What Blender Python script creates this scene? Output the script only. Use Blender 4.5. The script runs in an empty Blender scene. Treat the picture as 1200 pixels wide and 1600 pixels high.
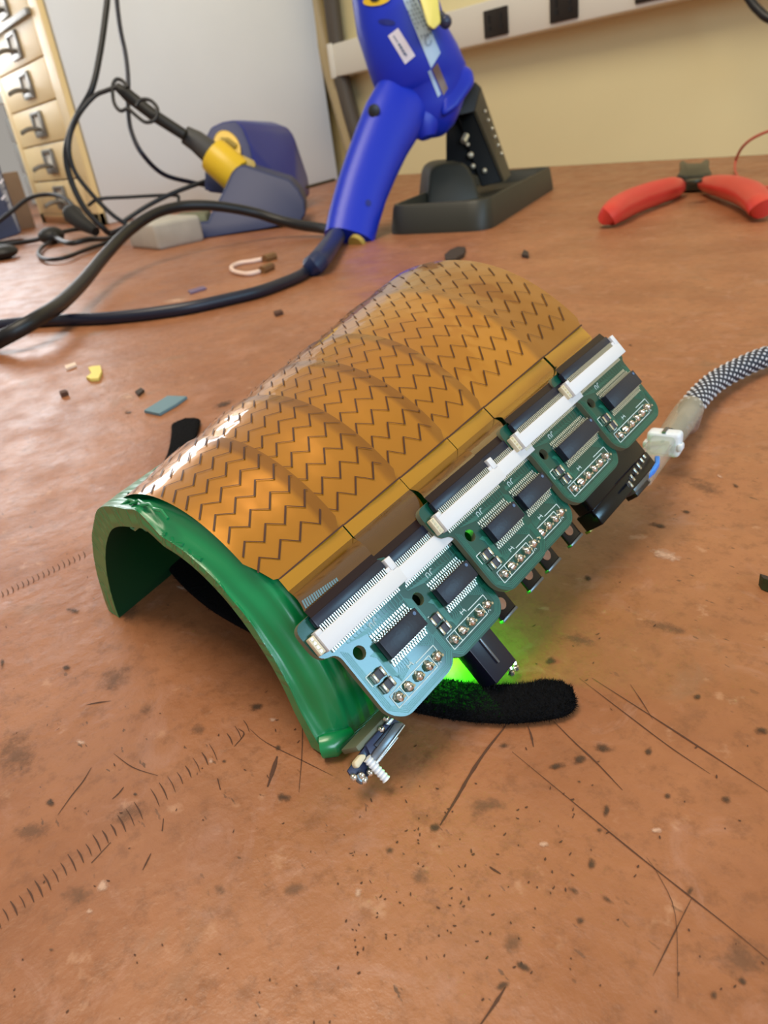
import bpy, bmesh, math, random
import numpy as np
from mathutils import Vector, Matrix, noise
from mathutils.bvhtree import BVHTree

# ------------------------------------------------------------------ camera, world, lights
S = 0.12                      # one layout unit (camera height over the bench) in metres
FP = 1140.0                   # focal length in pixels of the 1200x1600 frame
YAW, PITCH, ROLL = -0.9473904867738997, 0.49076444879508696, -0.1433187948054085
scn = bpy.context.scene
COL = scn.collection

def cam_axes():
    fw = np.array([math.sin(YAW)*math.cos(PITCH), math.cos(YAW)*math.cos(PITCH), -math.sin(PITCH)])
    r = np.array([math.cos(YAW), -math.sin(YAW), 0]); u = np.cross(r, fw)
    c, s = math.cos(ROLL), math.sin(ROLL)
    return c*r+s*u, -s*r+c*u, fw
CR, CU, CF = cam_axes()
CAM = np.array([0, 0, 1.0])

cam = bpy.data.cameras.new('camera'); camo = bpy.data.objects.new('camera', cam); COL.objects.link(camo)
m = Matrix((( CR[0], CU[0], -CF[0], 0), (CR[1], CU[1], -CF[1], 0), (CR[2], CU[2], -CF[2], S), (0, 0, 0, 1)))
camo.matrix_world = m
cam.sensor_fit = 'VERTICAL'; cam.sensor_height = 32.0; cam.sensor_width = 24.0
cam.lens = FP/1600*32.0
cam.clip_start = 0.005; cam.clip_end = 20
cam.dof.use_dof = True; cam.dof.focus_distance = 1.3*S
cam.dof.aperture_fstop = cam.lens*1e-3/0.00080
scn.camera = camo

scn.view_settings.view_transform = 'Standard'
scn.view_settings.look = 'None'
scn.view_settings.exposure = 0.0
scn.view_settings.gamma = 1.0
scn.view_settings.use_curve_mapping = False

world = bpy.data.worlds.new('room_light'); scn.world = world; world.use_nodes = True
world.node_tree.nodes['Background'].inputs[0].default_value = (1.0, 0.93, 0.84, 1)
world.node_tree.nodes['Background'].inputs[1].default_value = 0.36

def area(name, loc, target, sx, sy, power, col):
    l = bpy.data.lights.new(name, 'AREA'); l.shape = 'RECTANGLE'; l.size = sx*S; l.size_y = sy*S
    l.energy = power; l.color = col
    o = bpy.data.objects.new(name, l); COL.objects.link(o)
    o.location = Vector(loc)*S
    o.rotation_euler = (Vector(target)-Vector(loc)).to_track_quat('-Z', 'Y').to_euler()
    return o
area('ceiling_light', (-4.5, -1.2, 15), (-6.5, 4.5, 0), 7, 7, 27, (1.0, 0.86, 0.66))
area('cool_lamp', (7.8, 6.5, 6.1), (-1.0, 1.0, .3), 2.0, 2.3, 5.6, (0.36, 0.72, 1.0))
area('right_cool_fill', (13, -2, 7), (-8.0, 5.0, 1.5), 8, 6, 21, (0.62, 0.80, 1.0))  # added cool fill to brighten the cabinet side, not an actual window

# ------------------------------------------------------------------ placing helpers
def ray(px, py): return CR*((px-600)/FP) - CU*((py-800)/FP) + CF
def T(px, py, z=0.0):
    d = ray(px, py); return CAM + d*((z-1)/d[2])
def PD(px, py, dep): return CAM + ray(px, py)*dep
def onY(px, py, Y): d = ray(px, py); return CAM + d*(Y/d[1])
def onX(px, py, X): d = ray(px, py); return CAM + d*(X/d[0])
def nz(v): v = np.array(v, float); return v/np.linalg.norm(v)

# ------------------------------------------------------------------ materials
MATS = {}
def mat(name, col, rough=.5, metal=0., coat=0., spec=.5, bump=0., bscale=60., var=0., vscale=8., emit=None, estr=1., trans=0., alpha=1., coat_rough=.05, sheen=0.):
    m = bpy.data.materials.new(name); m.use_nodes = True; nt = m.node_tree; N = nt.nodes; Lk = nt.links
    b = N['Principled BSDF']
    b.inputs['Base Color'].default_value = (*col, 1); b.inputs['Roughness'].default_value = rough
    b.inputs['Metallic'].default_value = metal; b.inputs['Specular IOR Level'].default_value = spec
    b.inputs['Coat Weight'].default_value = coat; b.inputs['Coat Roughness'].default_value = coat_rough
    b.inputs['Transmission Weight'].default_value = trans; b.inputs['Alpha'].default_value = alpha
    b.inputs['Sheen Weight'].default_value = sheen
    if emit: b.inputs['Emission Color'].default_value = (*emit, 1); b.inputs['Emission Strength'].default_value = estr
    tc = N.new('ShaderNodeTexCoord')
    if var > 0:
        n = N.new('ShaderNodeTexNoise'); n.inputs['Scale'].default_value = vscale/S; n.inputs['Detail'].default_value = 5
        Lk.new(tc.outputs['Object'], n.inputs['Vector'])
        mx = N.new('ShaderNodeMix'); mx.data_type = 'RGBA'
        mx.inputs['A'].default_value = (*[c*(1-var) for c in col], 1); mx.inputs['B'].default_value = (*[min(1, c*(1+var)) for c in col], 1)
        Lk.new(n.outputs['Fac'], mx.inputs['Factor']); Lk.new(mx.outputs['Result'], b.inputs['Base Color'])
    if bump > 0:
        n2 = N.new('ShaderNodeTexNoise'); n2.inputs['Scale'].default_value = bscale/S; n2.inputs['Detail'].default_value = 3
        Lk.new(tc.outputs['Object'], n2.inputs['Vector'])
        bp = N.new('ShaderNodeBump'); bp.inputs['Strength'].default_value = bump; bp.inputs['Distance'].default_value = 0.01*S
        Lk.new(n2.outputs['Fac'], bp.inputs['Height']); Lk.new(bp.outputs['Normal'], b.inputs['Normal'])
    MATS[name] = m
    return m

mat('wall_paint', (.76, .67, .38), .7, var=.05, vscale=.6, bump=.15, bscale=14)
mat('cream_enamel', (.86, .67, .34), .45, var=.03, vscale=2)
mat('cabinet_side_enamel', (.76, .79, .82), .5, var=.04, vscale=1.)
mat('grey_white_panel', (.58, .62, .60), .5, var=.05, vscale=2)
mat('bright_panel', (.85, .88, .9), .4, emit=(.93, .96, 1.0), estr=7)
mat('kraft_brown', (.24, .16, .10), .8, var=.1)
mat('dark_gap', (.03, .025, .02), .8)
mat('steel_pull', (.23, .215, .19), .4, metal=.6, var=.15, vscale=12)
mat('label_card', (.82, .78, .68), .6)
mat('raceway_paint', (.74, .71, .62), .5)
mat('outlet_brown', (.022, .016, .012), .5, spec=.3)
mat('outlet_slot', (.004, .004, .004), .6)
mat('beige_conduit', (.42, .33, .18), .5)
mat('hose_shadow_brown', (.075, .06, .045), .6)
mat('gun_blue', (.008, .03, .50), .38, spec=.45, bump=.05, bscale=40)
mat('gun_blue_dark', (.01, .02, .22), .4)
mat('gun_grey_blue', (.05, .06, .28), .5)
mat('station_blue', (.008, .022, .24), .35)
mat('station_navy', (.022, .034, .13), .5)
mat('holder_navy', (.022, .034, .105), .5, var=.08, vscale=2)
mat('yellow_plastic', (.78, .50, .02), .4)
mat('pale_yellow', (.74, .66, .16), .35)
mat('dull_yellow', (.42, .30, .06), .5)
mat('black_plastic', (.010, .010, .011), .4)
mat('black_rubber', (.013, .013, .012), .55)
mat('stand_rubber', (.030, .030, .022), .50, spec=.45, var=.12, vscale=3)
mat('stand_metal', (.004, .004, .004), .5, spec=.2)
mat('stand_side', (.050, .042, .026), .5)
mat('rivet', (.75, .68, .52), .3, metal=.6)
mat('grip_grey', (.06, .058, .055), .6)
mat('cable_black', (.007, .007, .008), .45)
mat('cable_blueblack', (.007, .010, .025), .40)
mat('navy_relief', (.010, .020, .07), .45)
mat('sticker_white', (.75, .72, .80), .5)
mat('sticker_blue', (.45, .62, .82), .5)
mat('sticker_brown', (.22, .15, .12), .4)
mat('print_grey', (.10, .16, .28), .6)
mat('plier_red', (.62, .045, .03), .35, var=.08, vscale=3)
mat('plier_steel', (.055, .055, .035), .4, metal=.5)
mat('wire_red', (.55, .10, .06), .5)
mat('wire_pink', (.85, .62, .50), .5)
mat('copper_brown', (.18, .085, .03), .4)
mat('sponge', (.17, .17, .10), .85, bump=.5, bscale=20, var=.3, vscale=10)
mat('grey_pad', (.45, .42, .36), .8, var=.2, vscale=5, bump=.4, bscale=9)
mat('pla_inside_shaded', (.002, .035, .010), .5, var=.1)  # shade of the hollow put into a darker copy of the shell green
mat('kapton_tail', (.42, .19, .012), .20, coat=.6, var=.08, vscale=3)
mat('kapton_bend_shaded', (.105, .048, .007), .16, coat=1., var=.3, vscale=6, bump=.08, bscale=12)  # same film; the face turned away has its shade in the colour
mat('glare_fingers', (.16, .30, .38), .3, metal=.3)  # contact strips with the tail's bluish reflection put into their colour
mat('trace', (.060, .016, .003), .5)
mat('stiffener', (.014, .004, .004), .35)
mat('pcb_green', (.002, .058, .036), .36, spec=.35, coat=.6, coat_rough=.10, var=.06, vscale=10)
mat('pcb_trace', (.010, .135, .085), .35, coat=.5, coat_rough=.2)
mat('pcb_edge', (.15, .16, .10), .6)
mat('connector_white', (.72, .70, .70), .45)
mat('connector_cream', (.72, .62, .42), .5)
mat('latch', (.011, .012, .026), .35)
mat('pin_metal', (.80, .78, .70), .28, metal=.85)
mat('solder', (.78, .75, .66), .18, metal=.95)
mat('chip_black', (.011, .013, .026), .42, bump=.05, bscale=150)
mat('silk', (.62, .72, .68), .6)
mat('cap_dark', (.045, .045, .06), .5)
mat('box_purple', (.003, .002, .005), .16, spec=.35)
mat('gold_rim', (.30, .20, .06), .35, metal=.8)
mat('gunmetal', (.16, .16, .17), .3, metal=.7)
mat('jst_black', (.006, .006, .018), .3)
mat('steel_bright', (.7, .78, .85), .25, metal=.8)
mat('steel_dark', (.03, .04, .09), .3)
mat('clear_sleeve', (.50, .45, .34), .25, trans=.0, alpha=.55)
mat('clear_plug', (.55, .5, .42), .1, trans=.0, alpha=.42, coat=1)
mat('shield_braid', (.38, .34, .34), .35, metal=.8, bump=1., bscale=60, var=.5, vscale=60)
mat('braid_thread', (.62, .62, .64), .6)
mat('braid_dark', (.018, .020, .035), .6)
mat('white_clip', (.78, .80, .82), .35)
mat('blue_clip', (.03, .25, .85), .35)
mat('led_green', (.0, .5, .02), .4, emit=(.02, 1., .02), estr=2.2)
mat('scrap_blue', (.13, .23, .27), .6)
mat('scrap_yellow', (.82, .66, .16), .6)
mat('scrap_tan', (.35, .20, .08), .6)
mat('scrap_pale', (.8, .6, .45), .6)
mat('scrap_violet', (.16, .11, .19), .6)
mat('burnt', (.035, .020, .012), .7, bump=.6, bscale=20)
mat('charred', (.085, .030, .012), .75)

# green printed plastic: fine printing layers as relief
def pla():
    m = mat('pla_green', (.003, .225, .066), .28, coat=.5, coat_rough=.22)
    nt = m.node_tree; N = nt.nodes; Lk = nt.links; b = N['Principled BSDF']
    at = N.new('ShaderNodeAttribute'); at.attribute_name = 'layer'
    mu = N.new('ShaderNodeMath'); mu.operation = 'MULTIPLY'; mu.inputs[1].default_value = 6.2832
    si = N.new('ShaderNodeMath'); si.operation = 'SINE'
    bp = N.new('ShaderNodeBump'); bp.inputs['Strength'].default_value = .5; bp.inputs['Distance'].default_value = .004*S
    Lk.new(at.outputs['Fac'], mu.inputs[0]); Lk.new(mu.outputs[0], si.inputs[0]); Lk.new(si.outputs[0], bp.inputs['Height'])
    Lk.new(bp.outputs['Normal'], b.inputs['Normal'])
pla()

# amber polyimide over copper; film is darker where doubled, and the last sheet carries painted shade
def kapton():
    m = mat('kapton', (.40, .16, .008), .30, coat=1., metal=.45, coat_rough=.04)
    nt = m.node_tree; N = nt.nodes; Lk = nt.links; b = N['Principled BSDF']
    at = N.new('ShaderNodeAttribute'); at.attribute_name = 'overlap_and_shade'
    tc = N.new('ShaderNodeTexCoord'); n = N.new('ShaderNodeTexNoise'); n.inputs['Scale'].default_value = 5/S; n.inputs['Detail'].default_value = 4
    Lk.new(tc.outputs['Object'], n.inputs['Vector'])
    r = N.new('ShaderNodeMix'); r.data_type = 'RGBA'; r.inputs['A'].default_value = (.46, .170, .009, 1); r.inputs['B'].default_value = (.58, .235, .013, 1)
    Lk.new(n.outputs['Fac'], r.inputs['Factor'])
    r2 = N.new('ShaderNodeMix'); r2.data_type = 'RGBA'; r2.inputs['B'].default_value = (.25, .088, .005, 1)
    Lk.new(at.outputs['Fac'], r2.inputs['Factor']); Lk.new(r.outputs['Result'], r2.inputs['A']); Lk.new(r2.outputs['Result'], b.inputs['Base Color'])
    n2 = N.new('ShaderNodeTexNoise'); n2.inputs['Scale'].default_value = 9/S; n2.inputs['Detail'].default_value = 2
    Lk.new(tc.outputs['Object'], n2.inputs['Vector'])
    bp = N.new('ShaderNodeBump'); bp.inputs['Strength'].default_value = .22; bp.inputs['Distance'].default_value = .02*S
    Lk.new(n2.outputs['Fac'], bp.inputs['Height']); Lk.new(bp.outputs['Normal'], b.inputs['Normal']); Lk.new(bp.outputs['Normal'], b.inputs['Coat Normal'])
kapton()

# bench laminate
def bench():
    m = bpy.data.materials.new('bench_laminate'); m.use_nodes = True; nt = m.node_tree; N = nt.nodes; Lk = nt.links; b = N['Principled BSDF']
    tc = N.new('ShaderNodeTexCoord')
    def noise_(sc, det=5, rough=.6, vec=None, dist=0):
        n = N.new('ShaderNodeTexNoise'); n.inputs['Scale'].default_value = sc/S; n.inputs['Detail'].default_value = det
        n.inputs['Roughness'].default_value = rough; n.inputs['Distortion'].default_value = dist
        Lk.new(vec or tc.outputs['Object'], n.inputs['Vector']); return n.outputs['Fac']
    def ramp(v, a, c, lo=0., hi=1.):
        r = N.new('ShaderNodeMapRange'); r.interpolation_type = 'SMOOTHSTEP'; Lk.new(v, r.inputs[0])
        r.inputs[1].default_value = a; r.inputs[2].default_value = c; r.inputs[3].default_value = lo; r.inputs[4].default_value = hi; return r.outputs[0]
    def mixc(f, A, B):
        x = N.new('ShaderNodeMix'); x.data_type = 'RGBA'
        Lk.new(f, x.inputs['Factor'])
        if isinstance(A, tuple): x.inputs['A'].default_value = (*A, 1)
        else: Lk.new(A, x.inputs['A'])
        if isinstance(B, tuple): x.inputs['B'].default_value = (*B, 1)
        else: Lk.new(B, x.inputs['B'])
        return x.outputs['Result']
    base = mixc(ramp(noise_(1.6, 6, .65), .3, .7), (.285, .102, .038), (.395, .158, .066))
    base = mixc(ramp(noise_(9, 6, .7), .50, .78, 0, .45), base, (.22, .090, .042))
    base = mixc(ramp(noise_(3.2, 5, .6, dist=.6), .60, .74, 0, .40), base, (.20, .125, .075))
    base = mixc(ramp(noise_(22, 7, .75), .48, .66, 0, .55), base, (.20, .075, .030))
    base = mixc(ramp(noise_(5.5, 6, .7, dist=1.2), .52, .70, 0, .50), base, (.42, .20, .125))
    base = mixc(ramp(noise_(14, 4, .6), .62, .74, 0, .55), base, (.52, .27, .15))
    # short flecks
    mp = N.new('ShaderNodeMapping'); mp.inputs['Scale'].default_value = (1, 2.6, 1); mp.inputs['Rotation'].default_value = (0, 0, .5); Lk.new(tc.outputs['Object'], mp.inputs['Vector'])
    fl = noise_(26, 3, .55, mp.outputs['Vector'])
    fl2 = ramp(noise_(2.0, 3, .6), .42, .62)
    mm = N.new('ShaderNodeMath'); mm.operation = 'MULTIPLY'; Lk.new(ramp(fl, .66, .71, 0, .85), mm.inputs[0]); Lk.new(fl2, mm.inputs[1])
    base = mixc(mm.outputs[0], base, (.10, .045, .022))
    Lk.new(base, b.inputs['Base Color'])
    b.inputs['Specular IOR Level'].default_value = .5
    Lk.new(ramp(noise_(5, 5, .6), .3, .75, .34, .52), b.inputs['Roughness'])
    bp = N.new('ShaderNodeBump'); bp.inputs['Strength'].default_value = .35; bp.inputs['Distance'].default_value = .012*S
    Lk.new(noise_(16, 6, .6), bp.inputs['Height']); Lk.new(bp.outputs['Normal'], b.inputs['Normal'])
    MATS['bench_laminate'] = m
bench()

# soft-edged burn / grime stain with its own ragged shape
def stain(name, col, amt):
    m = bpy.data.materials.new(name); m.use_nodes = True; nt = m.node_tree; N = nt.nodes; Lk = nt.links; b = N['Principled BSDF']
    b.inputs['Base Color'].default_value = (*col, 1); b.inputs['Roughness'].default_value = .6
    at = N.new('ShaderNodeAttribute'); at.attribute_name = 'fade'
    tc = N.new('ShaderNodeTexCoord'); n = N.new('ShaderNodeTexNoise'); n.inputs['Scale'].default_value = 46/S; n.inputs['Detail'].default_value = 6; n.inputs['Roughness'].default_value = .7
    Lk.new(tc.outputs['Object'], n.inputs['Vector'])
    ad = N.new('ShaderNodeMath'); ad.operation = 'ADD'; Lk.new(at.outputs['Fac'], ad.inputs[0]); Lk.new(n.outputs['Fac'], ad.inputs[1])
    r = N.new('ShaderNodeMapRange'); r.interpolation_type = 'SMOOTHSTEP'; Lk.new(ad.outputs[0], r.inputs[0])
    r.inputs[1].default_value = .85; r.inputs[2].default_value = 1.25; r.inputs[3].default_value = 0; r.inputs[4].default_value = amt
    Lk.new(r.outputs[0], b.inputs['Alpha'])
    MATS[name] = m
stain('stain_dark', (.060, .028, .012), .8)
stain('stain_grey', (.145, .075, .040), .42)
stain('stain_pale', (.66, .40, .27), .8)

# ------------------------------------------------------------------ mesh helpers (layout units)
class MB:
    def __init__(s): s.v = []; s.f = []; s.mi = []; s.at = {}
    def add(s, vs, fs, mi=0):
        o = len(s.v); s.v += [tuple(float(c) for c in v) for v in vs]
        for f in fs: s.f.append(tuple(i+o for i in f)); s.mi.append(mi)
        return s
    def box(s, c, h, ax=None, mi=0):
        c = np.array(c, float); ax = [np.array(a, float) for a in (ax if ax is not None else ((1, 0, 0), (0, 1, 0), (0, 0, 1)))]
        vs = [c+ax[0]*h[0]*i+ax[1]*h[1]*j+ax[2]*h[2]*k for k in (-1, 1) for j in (-1, 1) for i in (-1, 1)]
        return s.add(vs, [(0, 2, 3, 1), (4, 5, 7, 6), (0, 1, 5, 4), (2, 6, 7, 3), (0, 4, 6, 2), (1, 3, 7, 5)], mi)
    def tube(s, pts, r, n=10, mi=0, cap=True, flat=1.0):
        P = [np.array(p, float) for p in pts]; k = len(P)
        rr = r if hasattr(r, '__len__') else [r]*k
        rings = []; up = np.array([0, 0, 1.])
        prev = None
        for i in range(k):
            t = nz(P[min(i+1, k-1)]-P[max(i-1, 0)])
            if prev is None:
                a = np.cross(t, up)
                if np.linalg.norm(a) < .1: a = np.cross(t, np.array([1., 0, 0]))
                a = nz(a)
            else: a = nz(prev-t*(prev@t))
            prev = a; b = np.cross(t, a)
            rings.append([P[i]+rr[i]*(a*math.cos(q)+b*math.sin(q)*flat) for q in [2*math.pi*j/n for j in range(n)]])
        vs = [v for rg in rings for v in rg]; fs = []
        for i in range(k-1):
            for j in range(n): fs.append((i*n+j, i*n+(j+1) % n, (i+1)*n+(j+1) % n, (i+1)*n+j))
        if cap: fs.append(tuple(range(n))[::-1]); fs.append(tuple((k-1)*n+j for j in range(n)))
        return s.add(vs, fs, mi)
    def prism(s, poly, off, mi=0):
        n = len(poly); off = np.array(off, float)
        vs = [np.array(p, float) for p in poly]+[np.array(p, float)+off for p in poly]
        return s.add(vs, [tuple(range(n))[::-1], tuple(range(n, 2*n))]+[(i, (i+1) % n, n+(i+1) % n, n+i) for i in range(n)], mi)
    def grid(s, G, mi=0):
        R_, C_ = len(G), len(G[0])
        return s.add([p for row in G for p in row], [(i*C_+j, i*C_+j+1, (i+1)*C_+j+1, (i+1)*C_+j) for i in range(R_-1) for j in range(C_-1)], mi)
    def ball(s, c, r, n=8, k=5, mi=0, ax=None):
        c = np.array(c, float); r = np.array(r if hasattr(r, '__len__') else (r, r, r), float)
        ax = np.array(ax if ax is not None else np.eye(3), float)
        G = [[c+ax.T@(r*np.array([math.sin(a)*math.cos(b), math.sin(a)*math.sin(b), math.cos(a)])) for b in [2*math.pi*j/n for j in range(n+1)]] for a in [math.pi*i/k for i in range(k+1)]]
        return s.grid(G, mi)

def base_of(parent):
    while parent is not None and parent.parent is not None: parent = parent.parent
    return np.array(parent.location)/S if parent is not None else np.zeros(3)

def finish(me, mats, smooth, bevel, segs, ang):
    for mm in mats: me.materials.append(MATS[mm])
    bm = bmesh.new(); bm.from_mesh(me)
    bmesh.ops.remove_doubles(bm, verts=bm.verts, dist=1e-6)
    bmesh.ops.recalc_face_normals(bm, faces=bm.faces)
    if bevel:
        es = [e for e in bm.edges if len(e.link_faces) == 2 and e.calc_face_angle(0) > .5]
        bmesh.ops.bevel(bm, geom=es, offset=bevel*S, segments=segs, affect='EDGES', profile=.5, clamp_overlap=True)
    bm.to_mesh(me); bm.free()
    if smooth:
        for p in me.polygons: p.use_smooth = True
        me.set_sharp_from_angle(angle=ang)

def link(name, me, parent):
    o = bpy.data.objects.new(name, me); COL.objects.link(o)
    if parent is not None: o.parent = parent
    return o

def obj(name, mb, mats, parent=None, smooth=True, bevel=0, segs=2, ang=.7, loc=None, local=False, attrs=None):
    """one mesh object; vertices given in world layout units (or in the parent's own frame when local)"""
    if isinstance(mats, str): mats = [mats]
    if parent is None: base = np.array(loc, float) if loc is not None else np.mean(np.array(mb.v), axis=0)*np.array([1, 1, 0])+np.array([0, 0, min(v[2] for v in mb.v)])
    else: base = np.zeros(3) if local else base_of(parent)
    me = bpy.data.meshes.new(name)
    me.from_pydata([tuple((np.array(v)-base)*S) for v in mb.v], [], mb.f); me.validate()
    if len(mb.mi) == len(me.polygons): me.polygons.foreach_set('material_index', mb.mi)
    if attrs:
        for k, vals in attrs.items():
            a = me.attributes.new(k, 'FLOAT', 'POINT'); a.data.foreach_set('value', vals)
    finish(me, mats, smooth, bevel, segs, ang)
    o = link(name, me, parent)
    if parent is None: o.location = tuple(base*S)
    return o

def thing(name, loc, label, cat, group=None):
    o = bpy.data.objects.new(name, None); COL.objects.link(o); o.location = tuple(np.array(loc, float)*S)
    o.empty_display_size = .01
    return tag(o, label, cat, group)
def tag(o, label, cat, group=None):
    o['label'] = label; o['category'] = cat
    if group: o['group'] = group
    return o

def hull(pts, bevel=0.0):
    bm = bmesh.new()
    for p in pts: bm.verts.new(tuple(float(c) for c in p))
    r = bmesh.ops.convex_hull(bm, input=bm.verts)
    bmesh.ops.delete(bm, geom=[g for g in r['geom_interior'] if isinstance(g, bmesh.types.BMVert)], context='VERTS')
    bmesh.ops.dissolve_limit(bm, angle_limit=.12, verts=bm.verts, edges=bm.edges)
    if bevel: bmesh.ops.bevel(bm, geom=list(bm.edges), offset=bevel, segments=3, affect='EDGES', profile=.5, clamp_overlap=True)
    mb = MB(); bm.verts.ensure_lookup_table(); mb.add([v.co[:] for v in bm.verts], [tuple(v.index for v in f.verts) for f in bm.faces])
    bm.free(); return mb

def smooth_path(pts, n=6):
    P = [np.array(p, float) for p in pts]; P = [2*P[0]-P[1]]+P+[2*P[-1]-P[-2]]; out = []
    for i in range(1, len(P)-2):
        for k in range(n):
            t = k/n; a, b, c, d = P[i-1:i+3]
            out.append(.5*((2*b)+(-a+c)*t+(2*a-5*b+4*c-d)*t*t+(-a+3*b-3*c+d)*t**3))
    out.append(P[-2]); return out

def shape2d(outer, holes, t, name='s'):
    """flat plate with holes: polygons in xy (layout units), thickness t below z=0 -> mesh"""
    cu = bpy.data.curves.new(name, 'CURVE'); cu.dimensions = '2D'; cu.fill_mode = 'BOTH'; cu.extrude = t*S/2
    for pl in [outer]+holes:
        sp = cu.splines.new('POLY'); sp.points.add(len(pl)-1); sp.use_cyclic_u = True
        for i, (x, y) in enumerate(pl): sp.points[i].co = (x*S, y*S, 0, 1)
    o = bpy.data.objects.new(name, cu); COL.objects.link(o)
    me = bpy.data.meshes.new_from_object(o.evaluated_get(bpy.context.evaluated_depsgraph_get()))
    bpy.data.objects.remove(o); bpy.data.curves.remove(cu)
    me.transform(Matrix.Translation((0, 0, -t*S/2)))
    me.materials.clear()
    return me

def rounded(poly, rad, n=5):
    out = []; k = len(poly)
    for i in range(k):
        p0, p1, p2 = np.array(poly[i-1], float), np.array(poly[i], float), np.array(poly[(i+1) % k], float)
        r = rad[i] if hasattr(rad, '__len__') else rad
        if r <= 0: out.append(tuple(p1)); continue
        a = p1+nz(p0-p1)*min(r, np.linalg.norm(p0-p1)*.49); b = p1+nz(p2-p1)*min(r, np.linalg.norm(p2-p1)*.49)
        for j in range(n+1):
            t = j/n; out.append(tuple((1-t)**2*a+2*t*(1-t)*p1+t*t*b))
    return out

# ------------------------------------------------------------------ setting
WALLY = 10.1
mb = MB(); mb.box((-8, WALLY+.15, 3.0), (26, .15, 9))
o = obj('wall_back', mb, 'wall_paint', loc=(-8, WALLY, 0)); o['kind'] = 'structure'

bench_o = thing('workbench', (0, 0, 0), 'long workbench with a worn copper-brown laminate top that everything stands on', 'workbench')
mb = MB(); mb.box((-11, 1.5, -.2), (21, 8.59, .2)); obj('worktop', mb, 'bench_laminate', bench_o, smooth=False)

# --- wear on the bench top -------------------------------------------------
rnd = random.Random(4)
ZM = .0012
scr = MB()
def scratch(mbx, pts, w, z=ZM, jit=0.):
    P = [T(x, y) for x, y in pts]; P = smooth_path(P, 4) if len(P) > 2 else P
    A, B = [], []
    for i, p in enumerate(P):
        t = nz(P[min(i+1, len(P)-1)]-P[max(i-1, 0)]); s = np.array([-t[1], t[0], 0])
        ww = w*.62*(.25+.75*math.sin(math.pi*min(1, max(0, (i+.3)/(len(P)-.4)))))*(1+jit*rnd.uniform(-.5, .5))
        A.append((p[0]+s[0]*ww, p[1]+s[1]*ww, z)); B.append((p[0]-s[0]*ww, p[1]-s[1]*ww, z))
    mbx.grid([A, B])
K = lambda pts, sc, ox, oy: [(ox+x/sc, oy+y/sc) for x, y in pts]
for pts, w in [([(650, 0), (830, 115), (1000, 225), (1200, 355)], .0022), ([(610, 0), (780, 130), (900, 220), (1020, 300)], .0016), ([(530, 135), (600, 205), (660, 260), (745, 350)], .0022),
               ([(380, 150), (320, 225), (270, 300), (230, 370), (175, 460)], .0045), ([(400, 230), (600, 395), (770, 535), (940, 670), (1080, 780), (1200, 880)], .0018),
               ([(960, 690), (920, 770), (880, 850), (840, 930)], .0012), ([(380, 965), (345, 1020), (300, 1085)], .003), ([(770, 20), (810, 80), (840, 130)], .0015),
               ([(450, 150), (460, 180), (467, 215)], .003), ([(330, 590), (345, 600), (365, 612)], .003), ([(820, 560), (860, 620), (910, 740), (918, 1000)], .0009)]:
    scratch(scr, K(pts, 2, 600, 1060), w, jit=.5)
for pts, w in [([(410, 780), (480, 830), (570, 860)], .0014), ([(330, 830), (300, 880), (260, 930), (210, 1000)], .0018), ([(447, 900), (430, 922), (405, 945)], .0022),
               ([(310, 605), (350, 597), (400, 590)], .0028), ([(1090, 600), (1090, 760), (1078, 920)], .0012), ([(1000, 790), (985, 840), (965, 900)], .006),
               ([(900, 690), (960, 740), (1100, 810), (1200, 860)], .0012), ([(860, 690), (880, 710), (845, 755)], .002), ([(545, 1140), (530, 1170), (515, 1200)], .002),
               ([(400, 1100), (330, 1175)], .0016), ([(590, 1015), (585, 1060)], .0018), ([(785, 870), (795, 910)], .0028)]:
    scratch(scr, K(pts, 2.308, 0, 840), w, jit=.5)
# two rows of small ruled dents
for i in range(31):
    t = i/30; x, y = -4+t*(385+4), 1440+t*(1135-1440)
    if i in (18, 27): continue
    k = rnd.uniform(.75, 1.15)
    scratch(scr, [(x-6*k, y-12*k), (x+1, y-1), (x+6*k, y+12*k)], .0021*rnd.uniform(.6, 1.2))
for i in range(17):
    t = i/16; x, y = 3+t*128, 930-t*62
    scratch(scr, [(x-1, y-6), (x+2, y), (x+1, y+5)], .0022)
o = obj('scratch', scr, 'charred', bench_o, smooth=False); o['kind'] = 'stuff'
scr = MB()
for i in range(230):
    x = rnd.uniform(-20, 1220); y = rnd.uniform(860, 1640)
    if rnd.random() < .5: x = rnd.uniform(520, 900); y = rnd.uniform(1220, 1520)
    l = rnd.uniform(2, 7); a = rnd.gauss(2.2, .7)
    scratch(scr, [(x, y), (x+l*math.cos(a)/2, y+l*math.sin(a)/2+.6), (x+l*math.cos(a), y+l*math.sin(a))], rnd.uniform(.0010, .0024), z=.0014)
o = obj('nick', scr, 'charred', bench_o, smooth=False); o['kind'] = 'stuff'
def blob(mbx, fade, px, py, rx, ry, rot=0., z=ZM):
    n, k = 20, 4
    c0 = T(px, py); G = []
    for i in range(k+1):
        row = []
        for j in range(n+1):
            a = 2*math.pi*(j % n)/n; ir = i/k
            dx, dy = rx*ir*math.cos(a), ry*ir*math.sin(a)
            p = T(px+dx*math.cos(rot)-dy*math.sin(rot), py+dx*math.sin(rot)+dy*math.cos(rot)); row.append((p[0], p[1], z))
            fade.append(.75*(1-ir)**.7)
        G.append(row)
    mbx.grid(G)
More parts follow.
